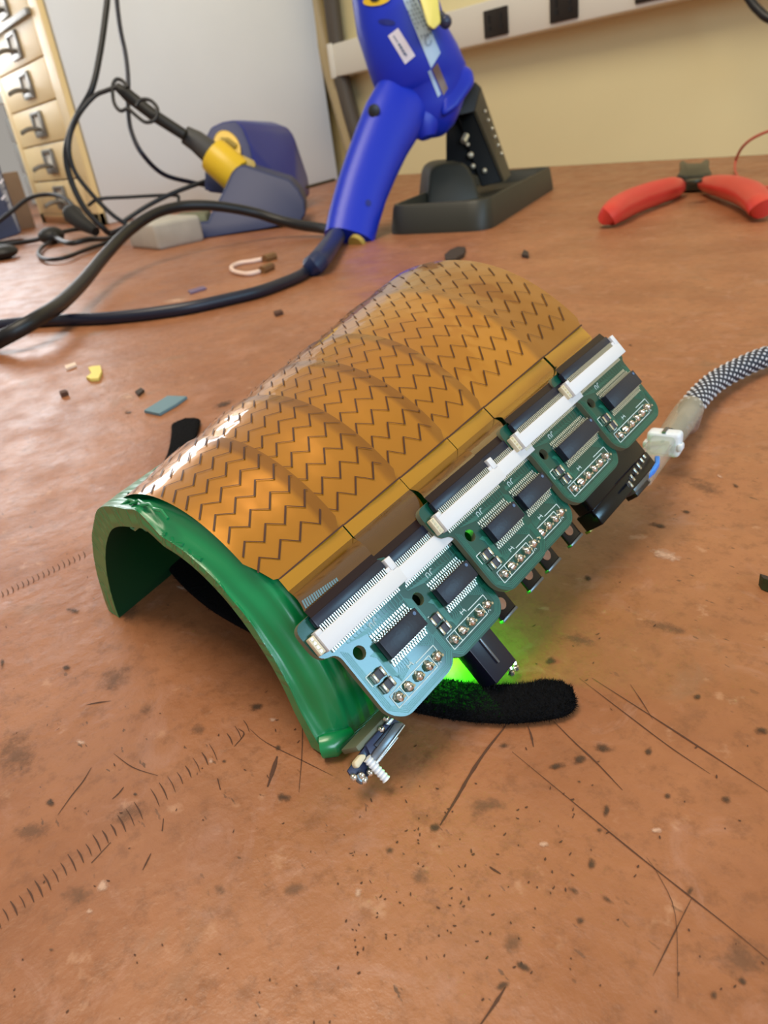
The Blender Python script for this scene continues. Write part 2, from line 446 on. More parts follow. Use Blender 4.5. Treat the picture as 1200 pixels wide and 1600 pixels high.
def stains(name, mt, L_, z):
    mbx = MB(); fade = []
    for b_ in L_: blob(mbx, fade, *b_, z=z)
    me_o = None
    base = np.zeros(3); me = bpy.data.meshes.new(name)
    me.from_pydata([tuple(np.array(v)*S) for v in mbx.v], [], mbx.f)
    a = me.attributes.new('fade', 'FLOAT', 'POINT'); a.data.foreach_set('value', fade)
    me.materials.append(MATS[mt]); o = link(name, me, bench_o); o['kind'] = 'stuff'
stains('burn_mark', 'stain_dark', [(944, 1170, 30, 14, .2), (905, 1188, 22, 14, -.3), (870, 1198, 24, 9, -.2), (1013, 1175, 11, 13, 0), (680, 1295, 15, 14, 0), (788, 1166, 16, 9, 0),
    (1135, 1250, 15, 10, 0), (950, 1407, 22, 9, .5), (896, 1392, 18, 10, .6), (907, 1440, 13, 12, 0), (925, 1350, 12, 16, 0), (818, 1512, 22, 10, .6), (785, 1540, 22, 12, -.4),
    (1078, 1392, 8, 12, .4), (445, 1247, 20, 13, .1), (114, 955, 18, 9, .2), (4, 1038, 7, 16, 0), (104, 1043, 12, 8, 0), (78, 1254, 13, 11, 0), (435, 1169, 8, 8, 0), (1115, 1556, 12, 12, 0), (1160, 1534, 12, 10, 0),
    (1043, 1245, 10, 9, 0), (935, 1298, 10, 8, 0), (860, 1034, 15, 10, 0), (947, 1268, 8, 20, .1), (608, 1330, 12, 14, 0), (400, 1105, 20, 12, 0), (1190, 1142, 22, 12, -.2), (919, 905, 9, 9, 0), (1090, 1090, 10, 8, 0),
    (985, 540, 5, 3, .4), (1090, 635, 8, 5, 0), (1070, 800, 14, 5, .2), (1030, 822, 30, 7, .15), (1150, 760, 11, 5, .5), (350, 632, 30, 8, -.3), (200, 645, 12, 5, 0), (80, 1485, 10, 5, 0), (212, 1242, 6, 4, 0), (350, 1190, 7, 5, 0), (975, 705, 7, 6, 0), (905, 1222, 6, 3, 0)], ZM*1.6)
stains('grime_patch', 'stain_grey', [(180, 1060, 50, 34, -.5), (205, 960, 22, 34, .2), (50, 1300, 60, 30, -.3), (120, 1400, 50, 26, -.4), (25, 1180, 60, 70, 0), (460, 1390, 40, 20, -.3), (800, 1475, 30, 30, .5), (655, 1370, 25, 25, 0),
    (760, 1260, 60, 26, -.2), (345, 1390, 20, 16, 0), (905, 1000, 50, 16, .2), (1100, 760, 60, 18, .3), (1160, 1500, 80, 60, .3), (230, 1110, 24, 20, 0), (310, 1140, 20, 16, 0), (200, 1270, 60, 26, -.3), (240, 905, 14, 20, .3), (1040, 980, 60, 16, .2)], ZM*.7)
stains('worn_patch', 'stain_pale', [(1040, 868, 42, 14, .25), (125, 1160, 16, 8, .3), (330, 1190, 9, 9, 0), (425, 1125, 10, 6, 0), (160, 1385, 16, 20, .5), (285, 920, 20, 5, .3), (200, 620, 20, 8, 0), (1024, 1298, 16, 8, 0), (275, 470, 40, 6, -.1), (1125, 745, 10, 4, .4), (850, 1320, 14, 8, 0), (140, 1425, 12, 10, 0), (560, 1395, 10, 14, .4)], ZM*1.2)

# --- outlet raceway ---------------------------------------------------------
rw = thing('outlet_raceway', (-9.0, WALLY, 1.8), 'beige metal outlet raceway running along the wall above the bench', 'power strip')
z0, z1 = 1.80, 2.33; x0 = -13.0; d0 = .42
mb = MB(); mb.box(((x0+2)/2, WALLY-d0/2, (z0+z1)/2), ((2-x0)/2, d0/2, (z1-z0)/2)); obj('channel', mb, 'raceway_paint', rw, bevel=.03)
mb = MB(); mb.box((x0-.05, WALLY-d0/2-.01, (z0+z1)/2), (.07, d0/2+.02, (z1-z0)/2+.02)); mb.box((x0-.13, WALLY-d0/2, (z0+z1)/2), (.03, .04, .16), mi=1); obj('end_cap', mb, ['raceway_paint', 'print_grey'], rw, bevel=.02)
def outlet(xc, w=.235):
    mb = MB(); mb.box((xc, WALLY-d0-.012, 2.03), (w, .02, .175)); of = obj('outlet', mb, 'outlet_brown', rw, bevel=.012)
    for sx in (-.5, .5):
        mb = MB(); mb.box((xc+sx*w, WALLY-d0-.034, 2.08), (.016, .006, .05)); mb.box((xc+sx*w, WALLY-d0-.034, 1.97), (.03, .006, .025)); obj('slot', mb, 'outlet_slot', of)
for px, py in ((776, 40), (882, 12)):
    p = onY(px, py, WALLY-d0); outlet(float(p[0]))
p = onY(1020, -12, WALLY-d0); outlet(float(p[0]))
mb = MB()
mb.tube([(x0, WALLY-.03, z1+.01), (2, WALLY-.03, z1+.01)], .012, 6); obj('seam', mb, 'raceway_paint', rw)

# --- wall conduit and its shadow band ----------------------------------------------------------
def cable(name, pts, r, mt, label, cat, group=None, n=10, sub=6):
    P = smooth_path(pts, sub); mb = MB(); mb.tube(P, r, n)
    o = obj(name, mb, mt); tag(o, label, cat, group); return o
Yc = WALLY-.22
cable('conduit', [onY(x, y, Yc) for x, y in ((455, -300), (475, -120), (488, -20), (500, 40), (516, 105), (534, 170), (553, 240))], .17, 'beige_conduit', 'fat beige hose hanging down the wall beside the tall cabinet', 'hose')
cable('hose_shadow', [onY(x, y, Yc-.05) for x, y in ((490, -300), (506, -120), (516, -20), (524, 50), (533, 115), (546, 170), (562, 225))], .15, 'hose_shadow_brown', 'dark brown tube added as the shadow band beside the fat beige hose', 'cable')  # tube added for the dark shadow band along the hose
cable('hanging_cable', [onY(x, y, 9.2) for x, y in ((1120, -250), (1140, -110), (1160, -25), (1172, 0), (1185, 16), (1204, 30), (1250, 40), (1300, 0), (1330, -120))], .045, 'cable_black', 'black cable loop dipping into the top right corner above the raceway', 'cable')

# --- drawer cabinet -----------------------------------------------------------
cx0, cx1, cy0, cy1 = -16.85, -13.47, 4.72, 9.75; cz1 = 4.4
dc = thing('drawer_cabinet', ((cx0+cx1)/2, cy0, 0), 'tall cream drawer cabinet with a pale bluish-white side at the back left', 'cabinet')
mb = MB(); mb.box(((cx0+cx1)/2, (cy0+cy1)/2+.03, cz1/2), ((cx1-cx0)/2, (cy1-cy0)/2-.03, cz1/2)); obj('cabinet_body', mb, 'cabinet_side_enamel', dc, bevel=.03)
mb = MB()
mb.box((cx1-.20, cy0-.02, cz1/2), (.20, .05, cz1/2)); mb.box((cx0+.12, cy0-.02, cz1/2), (.12, .05, cz1/2)); mb.box(((cx0+cx1)/2, cy0-.02, .1), ((cx1-cx0)/2, .05, .1))
obj('face_frame', mb, 'cream_enamel', dc, bevel=.01)
zg = [.15, .76, 1.36, 1.95, 2.55, 3.12, 3.72, 4.25]
dx0, dx1 = cx0+.26, cx1-.42
for i in range(len(zg)-1):
    za, zb = zg[i]+.012, zg[i+1]-.012
    mb = MB(); mb.box(((dx0+dx1)/2, cy0-.01, (za+zb)/2), ((dx1-dx0)/2, .06, (zb-za)/2)); dr = obj('drawer', mb, 'cream_enamel', dc, bevel=.012)
    zc = (za+zb)/2+.02; xc = (dx0+dx1)/2+.15; yf = cy0-.075
    k = 1.15
    mb = MB()   # card-holder frame of the pull
    for c_, h_ in (((xc, zc+.14*k), (.26, .03)), ((xc, zc-.14*k), (.26, .045)), ((xc-.24, zc), (.035, .14*k)), ((xc+.24, zc), (.035, .14*k))):
        mb.box((c_[0], yf-.02, c_[1]), (h_[0], .03, h_[1]))
    obj('card_holder', mb, 'steel_pull', dr, bevel=.008)
    mb = MB(); mb.box((xc, yf-.004, zc), (.2, .006, .11*k)); obj('card', mb, 'label_card', dr)
    mb = MB(); G = []
    for q in range(9):
        a = math.pi*q/8; rr_ = .17
        G.append([(xc-.15*0+sx*(.17+.10*math.sin(a)), yf-.02-.30*math.sin(a), zc-.16*k-.05*math.sin(a)) for sx in (-1, 1)])
    # a curved finger pull, tongue out and down
    Pq = smooth_path([(xc-.02, yf-.02, zc-.07*k), (xc-.03, yf-.20, zc-.06*k), (xc-.05, yf-.34, zc-.10*k)], 5)
    mb.grid([[(p[0]+sx*.10*(1-.05*i), p[1], p[2]+dz) for sx, dz in ((-1, 0), (0, .045), (1, 0), (0, -.03), (-1, 0))] for i, p in enumerate(Pq)])
    obj('drawer_pull', mb, 'steel_pull', dr)
mb = MB(); mb.box(((dx0+dx1)/2+.05, cy0-.10, 3.14), ((dx1-dx0)/2, .05, .05)); obj('shadow_bar', mb, 'steel_pull', dc, bevel=.02)  # dark bar put in for the shadow band at the top drawer

# --- grey white cabinet behind, at the far left -------------------------------
bc = thing('panelled_cabinet', (-20.5, 7.0, 0), 'grey-white panelled cabinet beyond the cream drawers at the left edge', 'cabinet')
mb = MB(); mb.box((-21.5, 8.5, 1.5), (4.3, 1.4, 1.5)); obj('cabinet_body', mb, 'dark_gap', bc)
zs = [0.02, .88, 1.72, 2.42]
for i in range(3):
    mb = MB(); mb.box((-21.5, 7.05, (zs[i]+zs[i+1])/2), (4.25, .08, (zs[i+1]-zs[i])/2-.03)); obj('drawer_front', mb, 'grey_white_panel', bc, bevel=.02)
mb = MB(); mb.box((-20.2, 2.5, 4.35), (.04, 3.7, 1.75)); o = obj('window_1', mb, 'bright_panel', loc=(-20.2, 2.5, 2.6)); o['kind'] = 'structure'
mb = MB()
for c_, h_ in (((-20.1, 2.5, 6.2), (.15, 4.0, .12)), ((-20.1, 2.5, 2.5), (.15, 4.0, .12)), ((-20.1, -1.3, 4.35), (.15, .12, 1.75)), ((-20.1, 6.3, 4.35), (.15, .12, 1.75)), ((-20.1, 1.2, 4.35), (.08, .06, 1.75))): mb.box(c_, h_)
o = obj('window_2', mb, 'grey_white_panel', loc=(-20.1, 2.5, 2.5)); o['kind'] = 'structure'; o.name = 'trim_1'

p = T(58, 357)
mb = MB(); mb.box((p[0]-.9, p[1]-.30, .50), (.50, .4, .50)); tag(obj('carton', mb, 'kraft_brown', bevel=.02), 'small dull brown carton between the cream drawers and the left edge', 'box')
mb = MB(); pa = T(-25, 385); A0 = T(35, 372)
dep = 14.0
tl = hull([PD(x, y, d_) for x, y in ((-30, 225), (-4, 250), (34, 362), (30, 366), (-30, 385)) for d_ in (11.5, 12.4)], .03)
tl_o = obj('speaker_box', tl, 'steel_dark', None); tag(tl_o, 'dark blue-black box with small white marks cut by the left edge', 'box')
mb = MB()
for x, y in ((2, 283), (5, 308)): mb.add([PD(x+a, y+b, 11.40) for a, b in ((-4, 3), (2, -4), (4, -2), (-1, 5))], [(0, 1, 2, 3)])
obj('printed_mark', mb, 'sticker_white', tl_o)

# --- soldering station hood ----------------------------------------------------
DS = 9.55
st = thing('soldering_station', T(400, 345), 'rounded blue soldering station hood with a yellow ring, behind the iron holder', 'soldering station')
c2 = lambda x, y: (240+x/3.75, 150+y/3.75)
fr = [(295, 560), (300, 245), (330, 185), (400, 152), (480, 140), (525, 185), (570, 290), (600, 420), (610, 600)]
bk = [(560, 146), (700, 152), (790, 185), (825, 230), (850, 300), (905, 470), (918, 560), (908, 596)]
hb = hull([PD(*c2(x, y), DS) for x, y in fr]+[PD(*c2(x, y), DS+1.3) for x, y in bk]+[PD(*c2(850, 610), DS+.6)], .05)
obj('hood', hb, 'station_blue', st, ang=.9)
hf = hull([PD(*c2(x, y), DS-.03) for x, y in [(300, 550), (305, 245), (335, 190), (400, 158), (478, 147), (520, 190), (562, 290), (592, 420), (600, 590)]]+[PD(*c2(x, y), DS+.03) for x, y in [(300, 550), (305, 245), (335, 190), (400, 158), (478, 147), (520, 190), (562, 290), (592, 420), (600, 590)]], .01)
obj('front_panel', hf, 'station_navy', st)
mb = MB(); C0 = c2(432, 300); rings = []
for rr_, dd in ((.95, -.10), (1.0, -.02), (.60, -.02), (.56, -.10)):
    row = []
    for j in range(29):
        a = 2*math.pi*j/28; dx, dy = 75*rr_*math.cos(a)/3.75, 105*rr_*math.sin(a)/3.75; ro = -.45
        row.append(PD(C0[0]+dx*math.cos(ro)-dy*math.sin(ro), C0[1]+dx*math.sin(ro)+dy*math.cos(ro), DS+dd))
    rings.append(row)
mb.grid([rings[1], rings[0], rings[3], rings[2]]); obj('ring', mb, 'yellow_plastic', st)
mb = MB(); mb.tube([PD(*c2(400, 262), DS-.10), PD(*c2(435, 262), DS-.14), PD(*c2(480, 295), DS-.1)], .04, 8); obj('ring_slot', mb, 'dull_yellow', st)

# --- iron holder ------------------------------------------------------------------
DH = 8.85
ih = thing('iron_holder', T(370, 365), 'dark navy soldering iron holder with sponge tray in front of the blue station', 'soldering iron holder')
pl = [(72, 775), (90, 750), (315, 742), (335, 690), (375, 620), (420, 530), (455, 450), (490, 412), (530, 405), (640, 440), (800, 490), (850, 545), (885, 610), (893, 690), (862, 738), (640, 782), (400, 820), (150, 862), (105, 845)]
front = [PD(*c2(x, y), DH-.10*(x-72)/820) for x, y in pl]
away = nz(np.array([CF[0], CF[1], 0]))*.75
mb = MB(); mb.prism(front, away); obj('holder_body', mb, 'holder_navy', ih, bevel=.05, segs=3)
sp = [PD(*c2(x, y), DH+.12) for x, y in ((110, 750), (115, 705), (200, 698), (300, 690), (318, 735))]
mb = MB(); mb.prism(sp, away*.6); obj('sponge', mb, 'sponge', ih, bevel=.02)
cp = hull([PD(*c2(x, y), DH+dd) for x, y in ((520, 345), (590, 380), (600, 405), (585, 430), (535, 400)) for dd in (.1, .45)], .01)
obj('holder_clip', cp, 'dull_yellow', ih)
mb = MB(); mb.box(T(232, 388)+np.array([0, .25, .14]), (.42, .3, .15)); tag(obj('paper_pad', mb, 'grey_pad', bevel=.05, segs=3), 'crumpled greyish pad lying under the cables left of the iron holder', 'pad')
# iron lying in the holder
ir = thing('soldering_iron', PD(*c2(400, 400), DH+.15), 'yellow and black soldering iron resting in the navy holder', 'soldering iron')
def tubep(name, pts, r, mt, parent, n=16): 
    mb = MB(); mb.tube(pts, r, n); return obj(name, mb, mt, parent, bevel=.012)
tubep('handle', [PD(*c2(350, 345), DH+.2), PD(*c2(500, 475), DH+.22)], [.215, .225], 'yellow_plastic', ir)
tubep('grip', [PD(*c2(180, 225), DH+.1), PD(*c2(250, 265), DH+.15), PD(*c2(352, 348), DH+.2)], [.105, .125, .15], 'grip_grey', ir)
tubep('strain_relief', [PD(181, 134, DH-.2), PD(200, 149, DH-.15), PD(240, 180, DH-.1), PD(290, 212, DH-.05)], [.045, .075, .07, .065], 'black_rubber', ir)

# --- desoldering gun ------------------------------------------------------------------
DG = 7.35
gun = thing('desoldering_gun', PD(700, 170, DG), 'blue pistol-shaped desoldering gun with stickers held up in the black stand', 'desoldering gun')
def loft(secs, n=28, sq=2.0):
    """secs: (px, py, depth, half px width, ratio of depth radius)"""
    P = [PD(a, b, c) for a, b, c, _, _ in secs]; G = []
    for i, (px, py, d_, hw, rt) in enumerate(secs):
        t = nz(P[min(i+1, len(P)-1)]-P[max(i-1, 0)]); v = nz(P[i]-CAM); a = nz(np.cross(t, v)); b = nz(np.cross(a, t))
        R_ = hw*d_/FP; row = []
        for j in range(n+1):
            q = 2*math.pi*j/n; cq, sq_ = math.cos(q), math.sin(q)
            row.append(P[i]+a*R_*math.copysign(abs(cq)**(2/sq), cq)+b*R_*rt*math.copysign(abs(sq_)**(2/sq), sq_))
        G.append(row)
    m_ = MB(); m_.grid(G); m_.add(G[0][:-1], [tuple(range(n))]); m_.add(G[-1][:-1], [tuple(range(n))]); return m_
body = loft([(600, -60, DG-.5, 58, .8), (611, -20, DG-.4, 64, .8), (622, 30, DG-.3, 68, .8), (636, 75, DG-.2, 68, .8), (651, 110, DG-.1, 71, .8), (664, 135, DG, 69, .8), (670, 158, DG, 60, .8), (675, 180, DG, 47, .8), (680, 197, DG, 32, .8), (682, 210, DG, 14, .7)], sq=2.5)
body_o = obj('motor_housing', body, 'gun_blue', gun)
hn = [(545, 376, 6.95, 39, .72), (552, 345, 7.0, 40, .72), (565, 300, 7.05, 40.5, .72), (580, 260, 7.1, 42, .72), (596, 222, 7.15, 44, .72), (612, 190, 7.2, 47, .72), (628, 160, 7.25, 46, .7), (645, 130, 7.3, 44, .6)]
hand = loft(hn, sq=2.5); hand_o = obj('handle', hand, 'gun_blue', gun)
# trigger-guard bulge and nozzle block
bl = loft([(650, 150, DG-.05, 34, .7), (658, 180, DG-.05, 34, .7), (664, 200, DG-.05, 27, .7), (668, 215, DG-.05, 12, .6)]); obj('lower_bulge', bl, 'gun_blue', gun)
nb = hull([PD(*q, d_) for q in ((690, 120), (722, 100), (738, 108), (742, 130), (716, 168), (690, 185)) for d_ in (DG-.25, DG+.25)], .05)
obj('nozzle_block', nb, 'gun_blue', gun)
fc = hull([PD(*q, d_) for q in ((650, -20), (683, -20), (683, 0), (688, 16), (689, 36), (678, 47), (668, 40)) for d_ in (DG-.95, DG-.3)], .02)
obj('filter_cap', fc, 'pale_yellow', gun)
mb = MB(); mb.tube([PD(687, 20, DG-.75), PD(696, 34, DG-.75)], [.03, .045], 10); mb.ball(PD(696, 34, DG-.78), .06); obj('release_knob', mb, 'steel_dark', gun)
sr = hull([PD(*q, d_) for q in ((692, 50), (700, 62), (716, 100), (706, 108), (694, 80)) for d_ in (DG-.15, DG+.1)], .02); obj('guard_strip', sr, 'stand_rubber', gun)
mb = MB(); mb.box((0, 0, 0), (0, 0, 0)); 
mb = MB(); mb.tube([PD(584.5, 173, 6.93), PD(584, 173, 7.08)], .058, 18); obj('trigger_button', mb, 'black_plastic', gun, bevel=.01)
cap = loft([(590, -14, 6.62, 30, .8), (590, -8, 6.60, 30, .8)]);
def bvh(mb_): return BVHTree.FromPolygons([tuple(v) for v in mb_.v], mb_.f)
def decal(name, quad, tree, parent, mt, off=.006, n=10, shape=None):
    """thin sticker that follows the surface below it"""
    q = [np.array(c, float) for c in quad]; G = []; ok = True
    for i in range(n+1):
        row = []
        for j in range(n+1):
            a, b = i/n, j/n; p = (1-a)*((1-b)*q[0]+b*q[1])+a*((1-b)*q[3]+b*q[2])
            if shape == 'disc':
                u_, v_ = 2*a-1, 2*b-1; k = math.sqrt(max(0, 1-v_*v_/2)), math.sqrt(max(0, 1-u_*u_/2))
                c = sum(q)/4; p = c+((q[3]-q[0]+q[2]-q[1])/4)*u_*k[0]+((q[1]-q[0]+q[2]-q[3])/4)*v_*k[1]
            d = ray(*p); hit = tree.ray_cast(Vector(CAM), Vector(d))
            if hit[0] is None: ok = False; row.append(row[-1] if row else PD(*p, 6.9)); continue
            row.append(np.array(hit[0])-nz(d)*off)
        G.append(row)
    m_ = MB(); m_.grid(G); return obj(name, m_, mt, parent)
bt = bvh(body); ht = bvh(hand)
c4 = lambda x, y: (540+x/5, y/5)
lab = decal('rating_label', [c4(425, -60), c4(540, -60), c4(742, 412), c4(668, 535)], bt, gun, 'sticker_blue')
stk = decal('serial_sticker', [c4(330, 280), c4(410, 218), c4(545, 435), c4(465, 503)], bt, gun, 'sticker_white')
decal('small_sticker', [c4(642, 560), c4(665, 543), c4(745, 735), c4(722, 760)], bt, gun, 'sticker_blue')
decal('brown_sticker', [c4(677, 542), c4(717, 488), c4(800, 690), c4(765, 745)], bt, gun, 'sticker_brown')
# faint print on the stickers
pm = MB()
def dash(tree, x, y, x2, y2, w, mbx, off=.012):
    dx, dy = x2-x, y2-y; l = math.hypot(dx, dy); nx, ny = -dy/l*w, dx/l*w; vs = []
    for X_, Y_ in ((x+nx, y+ny), (x2+nx, y2+ny), (x2-nx, y2-ny), (x-nx, y-ny)):
        d = ray(*c4(X_, Y_)); h = tree.ray_cast(Vector(CAM), Vector(d))
        if h[0] is None: return
        vs.append(np.array(h[0])-nz(d)*off)
    mbx.add(vs, [(0, 1, 2, 3)])
for i in range(9): 
    if i != 3: dash(bt, 375+i*12, 280+i*18, 383+i*12, 292+i*18, 5, pm)
for i in range(4): dash(bt, 415+i*14, 340+i*24, 424+i*14, 356+i*24, 9, pm)
o = obj('print', pm, 'print_grey', stk)
pm = MB()
for r_ in range(4):
    for i in range(9):
        if rnd.random() < .8: dash(bt, 452+r_*24+i*17, 18-r_*8+i*32, 462+r_*24+i*17, 34-r_*8+i*32, 4 if r_ < 3 else 6, pm)
for i in range(10):
    a = i/10*5.2; dash(bt, 645+24*math.cos(a), 315+42*math.sin(a), 645+24*math.cos(a+.4), 315+42*math.sin(a+.4), 4, pm)
o = obj('print', pm, 'print_grey', lab)
decal('top_vent', [c4(245, 180), c4(265, 145), c4(395, 155), c4(380, 210)], bt, gun, 'gun_blue_dark', shape='disc')
decal('screw_hole', [c4(360, 725), c4(385, 705), c4(440, 715), c4(420, 770)], bt, gun, 'gun_blue_dark', shape='disc')
decal('screw_hole', [(570, 313), (577, 311), (582, 319), (573, 325)], ht, gun, 'gun_blue_dark', shape='disc')
decal('filter_port', [c4(120, -20), c4(350, -70), c4(350, 30), c4(150, 55)], bt, gun, 'yellow_plastic', shape='disc', off=.012)
decal('filter_hole', [c4(185, -20), c4(270, -40), c4(265, 8), c4(200, 18)], bt, gun, 'black_plastic', shape='disc', off=.02)
mb = MB(); mb.tube([PD(560, 378, 6.85), PD(556, 383, 6.83)], .085, 14); obj('hose_port', mb, 'dull_yellow', gun)

# --- gun stand --------------------------------------------------------------------
A_, B_, C_ = T(603, 368), T(763, 361), T(869, 293); D_ = A_+(C_-B_)
gs = thing('gun_stand', (A_+C_)/2, 'black desoldering gun stand with a heavy rubber base and riveted holder', 'stand')
up = np.array([0, 0, 1.]); hB = .25
def inset(P, k): 
    c = sum(P)/len(P); return [p+(c-p)*k for p in P]
Q = [A_, B_, C_, D_]
outb = rounded([tuple(p[:2]) for p in Q], .22); 
i1 = rounded([tuple(p[:2]) for p in inset(Q, .04)], .2); i2 = rounded([tuple(p[:2]) for p in inset(Q, .12)], .16); i3 = rounded([tuple(p[:2]) for p in inset(Q, .15)], .14)
mb = MB(); cl = lambda L_, z: [(*p, z) for p in L_]+[(*L_[0], z)]
mb.grid([cl(outb, 0), cl(outb, .04), cl(i1, hB-.03), cl(rounded([tuple(p[:2]) for p in inset(Q, .055)], .2), hB), cl(rounded([tuple(p[:2]) for p in inset(Q, .10)], .17), hB), cl(i2, hB-.03), cl(i3, hB-.12)])
mb.add([(*p, hB-.12) for p in i3], [tuple(range(len(i3)))]); mb.add([(*p, 0) for p in outb], [tuple(range(len(outb)))[::-1]])
obj('base', mb, 'stand_rubber', gs, ang=.8)
ra = [PD(*q, 7.75) for q in ((665, 322), (671, 268), (680, 258), (694, 254), (722, 253), (734, 262), (744, 284), (752, 312), (735, 326))]
obj('boot', hull(ra+[p+nz(np.array([CF[0], CF[1], 0]))*.75 for p in ra], .09), 'stand_rubber', gs)
hd = 8.05
fr_ = [(699, 203), (707, 158), (741, 172), (786, 282), (768, 292), (745, 290), (698, 256), (711, 227)]
obj('holder', hull([PD(*q, hd) for q in ((707, 158), (743, 172), (788, 283), (752, 292))]+[PD(*q, hd+.35) for q in ((707, 160), (743, 172), (788, 280), (752, 288))], .015), 'stand_metal', gs)
obj('holder_lug', hull([PD(*q, d_) for q in ((697, 206), (712, 170), (745, 220), (760, 280), (697, 257), (711, 227)) for d_ in (hd+.05, hd+.3)], .01), 'stand_metal', gs)
side = hull([PD(741, 176, hd-.02), PD(785, 284, hd-.02), PD(751, 134, hd+.45), PD(799, 274, hd+.45), PD(745, 176, hd+.1), PD(790, 284, hd+.1), PD(749, 140, hd+.5)], .008)
so = obj('holder_side', side, 'stand_side', gs)
for x, y in ((758, 174), (763, 188), (769, 201), (773.5, 214), (778.5, 227), (783.5, 240)):
    mb = MB(); mb.ball(PD(x, y, hd+.10), .020, 8, 5); obj('rivet', mb, 'rivet', gs)
for x, y, r_ in ((731, 226, .022), (735.5, 242.5, .035), (739, 260, .03), (757, 267, .03)):
    mb = MB(); mb.ball(PD(x, y, hd-.03), r_, 8, 5); obj('rivet', mb, 'rivet', gs)
mb = MB(); mb.tube([PD(724, 222, hd-.03), PD(729, 211, hd-.02)], .035, 8); obj('clip', mb, 'rivet', gs)
cf_ = hull([PD(*q, d_) for q in ((705, 165), (742, 127), (752, 137), (742, 175), (718, 180), (708, 178)) for d_ in (7.6, 8.2)], .02); obj('holder_collar', cf_, 'black_rubber', gs)

# --- cables at the back -------------------------------------------------------------
def px_cable(name, pts, rpx, mt, label, cat='cable', group=None, sub=6):
    """pts: (px, py, depth) or (px, py, 'z', height)"""
    P = [PD(*q) if len(q) == 3 else T(q[0], q[1], q[3]) for q in pts]
    dm = np.mean([(p-CAM)@CF for p in P]); return cable(name, P, rpx*dm/FP, mt, label, cat, group, 12, sub)
Z = 'z'
r5 = .045
gc = gun
mb = MB(); P = [PD(527, 368, 6.90), T(500, 405, Z and .10), T(484, 419, .055)]; mb.tube(smooth_path(P, 5), [.082]*10+[.07], 14); obj('strain_relief', mb, 'navy_relief', gc, bevel=.01)
mb = MB(); P = [T(x, y, .042) for x, y in ((488, 416), (470, 430), (440, 443), (400, 457), (350, 469), (300, 480), (250, 488), (200, 494), (150, 498), (60, 502), (-30, 512), (-150, 528), (-330, 560))]
mb.tube(smooth_path(P, 6), .042, 12); obj('cord', mb, 'cable_blueblack', gc)
gc2 = cable('air_hose', [PD(540, 366, 7.2), PD(505, 357, 7.5), PD(470, 352, 7.7), PD(435, 344, 7.8), PD(400, 333, 7.8), PD(360, 325, 7.7), PD(320, 321, 7.6), PD(280, 323, 7.5), PD(240, 335, 7.3), PD(200, 362, 7.0), PD(165, 398, 6.5), T(130, 440, .18), T(95, 474, .16), T(60, 497, .16), T(20, 520, .12), T(-30, 545, .05), T(-150, 600, .052), T(-300, 680, .052)], .052, 'cable_black',
      'thick black hose arching from behind the gun handle across to the left edge', 'hose')
px_cable('iron_cable', [(150, -330, 8.6), (166, -150, 8.6), (168, -20, 8.6), (164, 30, 8.6), (155, 90, 8.6), (143, 140, 8.6), (122, 178, 8.7), (108, 212, 8.8), (103, 245, 8.9), (112, 285, 9.0), (132, 325, 9.1), (160, 355, 9.2), (175, 364, 9.3), (210, 348, 9.2)], 4.6, 'cable_black', 'black cable hanging from the top edge in front of the cream drawers', group=None)
px_cable('hanging_cable', [(160, -330, 8.9), (176, -150, 8.9), (181, -20, 8.9), (187, 40, 8.9), (196, 85, 8.9), (200, 125, 8.9), (200, 170, 8.9), (205, 205, 8.9), (222, 240, 8.9), (255, 272, 9.3), (300, 285, 9.7), (340, 293, 9.9)], 3.6, 'cable_blueblack', 'thin black cable hanging in front of the white cabinet side, right of its twin')
px_cable('thin_cable', [(183, 136, 8.5), (165, 142, 8.5), (148, 150, 8.5), (128, 172, 8.5), (113, 200, 8.55), (108, 235, 8.6), (118, 270, 8.7), (145, 305, 8.8), (175, 335, 8.9), (200, 352, 9.0)], 3.4, 'cable_black', 'thin cord curving left from the soldering iron end then down the drawers')
px_cable('cable_loop', [(199, 137, 8.5), (192, 127, 8.5), (182, 124, 8.5), (176, 135, 8.5), (178, 160, 8.5), (188, 173, 8.5), (200, 170, 8.5), (212, 180, 8.5), (228, 191, 8.5), (243, 186, 8.5), (246, 170, 8.5), (235, 157, 8.5), (220, 156, 8.5), (212, 166, 8.5)], 2.8, 'cable_black', 'looped twist of thin black cable around the soldering iron tail')
px_cable('floor_cable', [(-200, 420, 11.0), (-80, 390, 11.0), (-20, 358, 11.0), (15, 333, 11.0), (45, 310, 11.0), (75, 304, 11.0), (100, 309, 10.8), (118, 325, 10.6)], 3.2, 'cable_black', 'thin black cable humping up past the brown carton at the left')
px_cable('data_cable', [(138, 321, 9.6), (155, 311, 9.7), (200, 308, 9.8), (270, 305, 9.9), (279, 312, 9.9), (274, 330, 9.7)], 2.6, 'cable_black', 'thin cable running level across the foot of the white cabinet side')
px_cable('tangled_cable', [(-260, 420, Z, .06), (-120, 400, Z, .06), (-20, 386, Z, .06), (40, 378, Z, .06), (75, 370, Z, .1), (100, 362, Z, .12), (125, 358, Z, .1), (150, 362, Z, .08)], 3.4, 'cable_black', 'black cable lying along the bench from the left edge to the plug')
px_cable('looped_cable', [(82, 376, Z, .06), (66, 386, Z, .05), (60, 397, Z, .05), (72, 405, Z, .05), (100, 403, Z, .05), (130, 392, Z, .05), (165, 380, Z, .05), (190, 372, Z, .08)], 3.0, 'cable_black', 'black cable lying in a flat loop left of the thick hose')
px_cable('looped_cable', [(84, 366, Z, .22), (92, 374, Z, .16), (110, 380, Z, .14), (140, 374, Z, .14), (168, 373, Z, .06), (200, 365, Z, .06), (262, 366, Z, .06)], 4.0, 'cable_black', 'thick black cable along the foot of the drawers behind the flat loop')
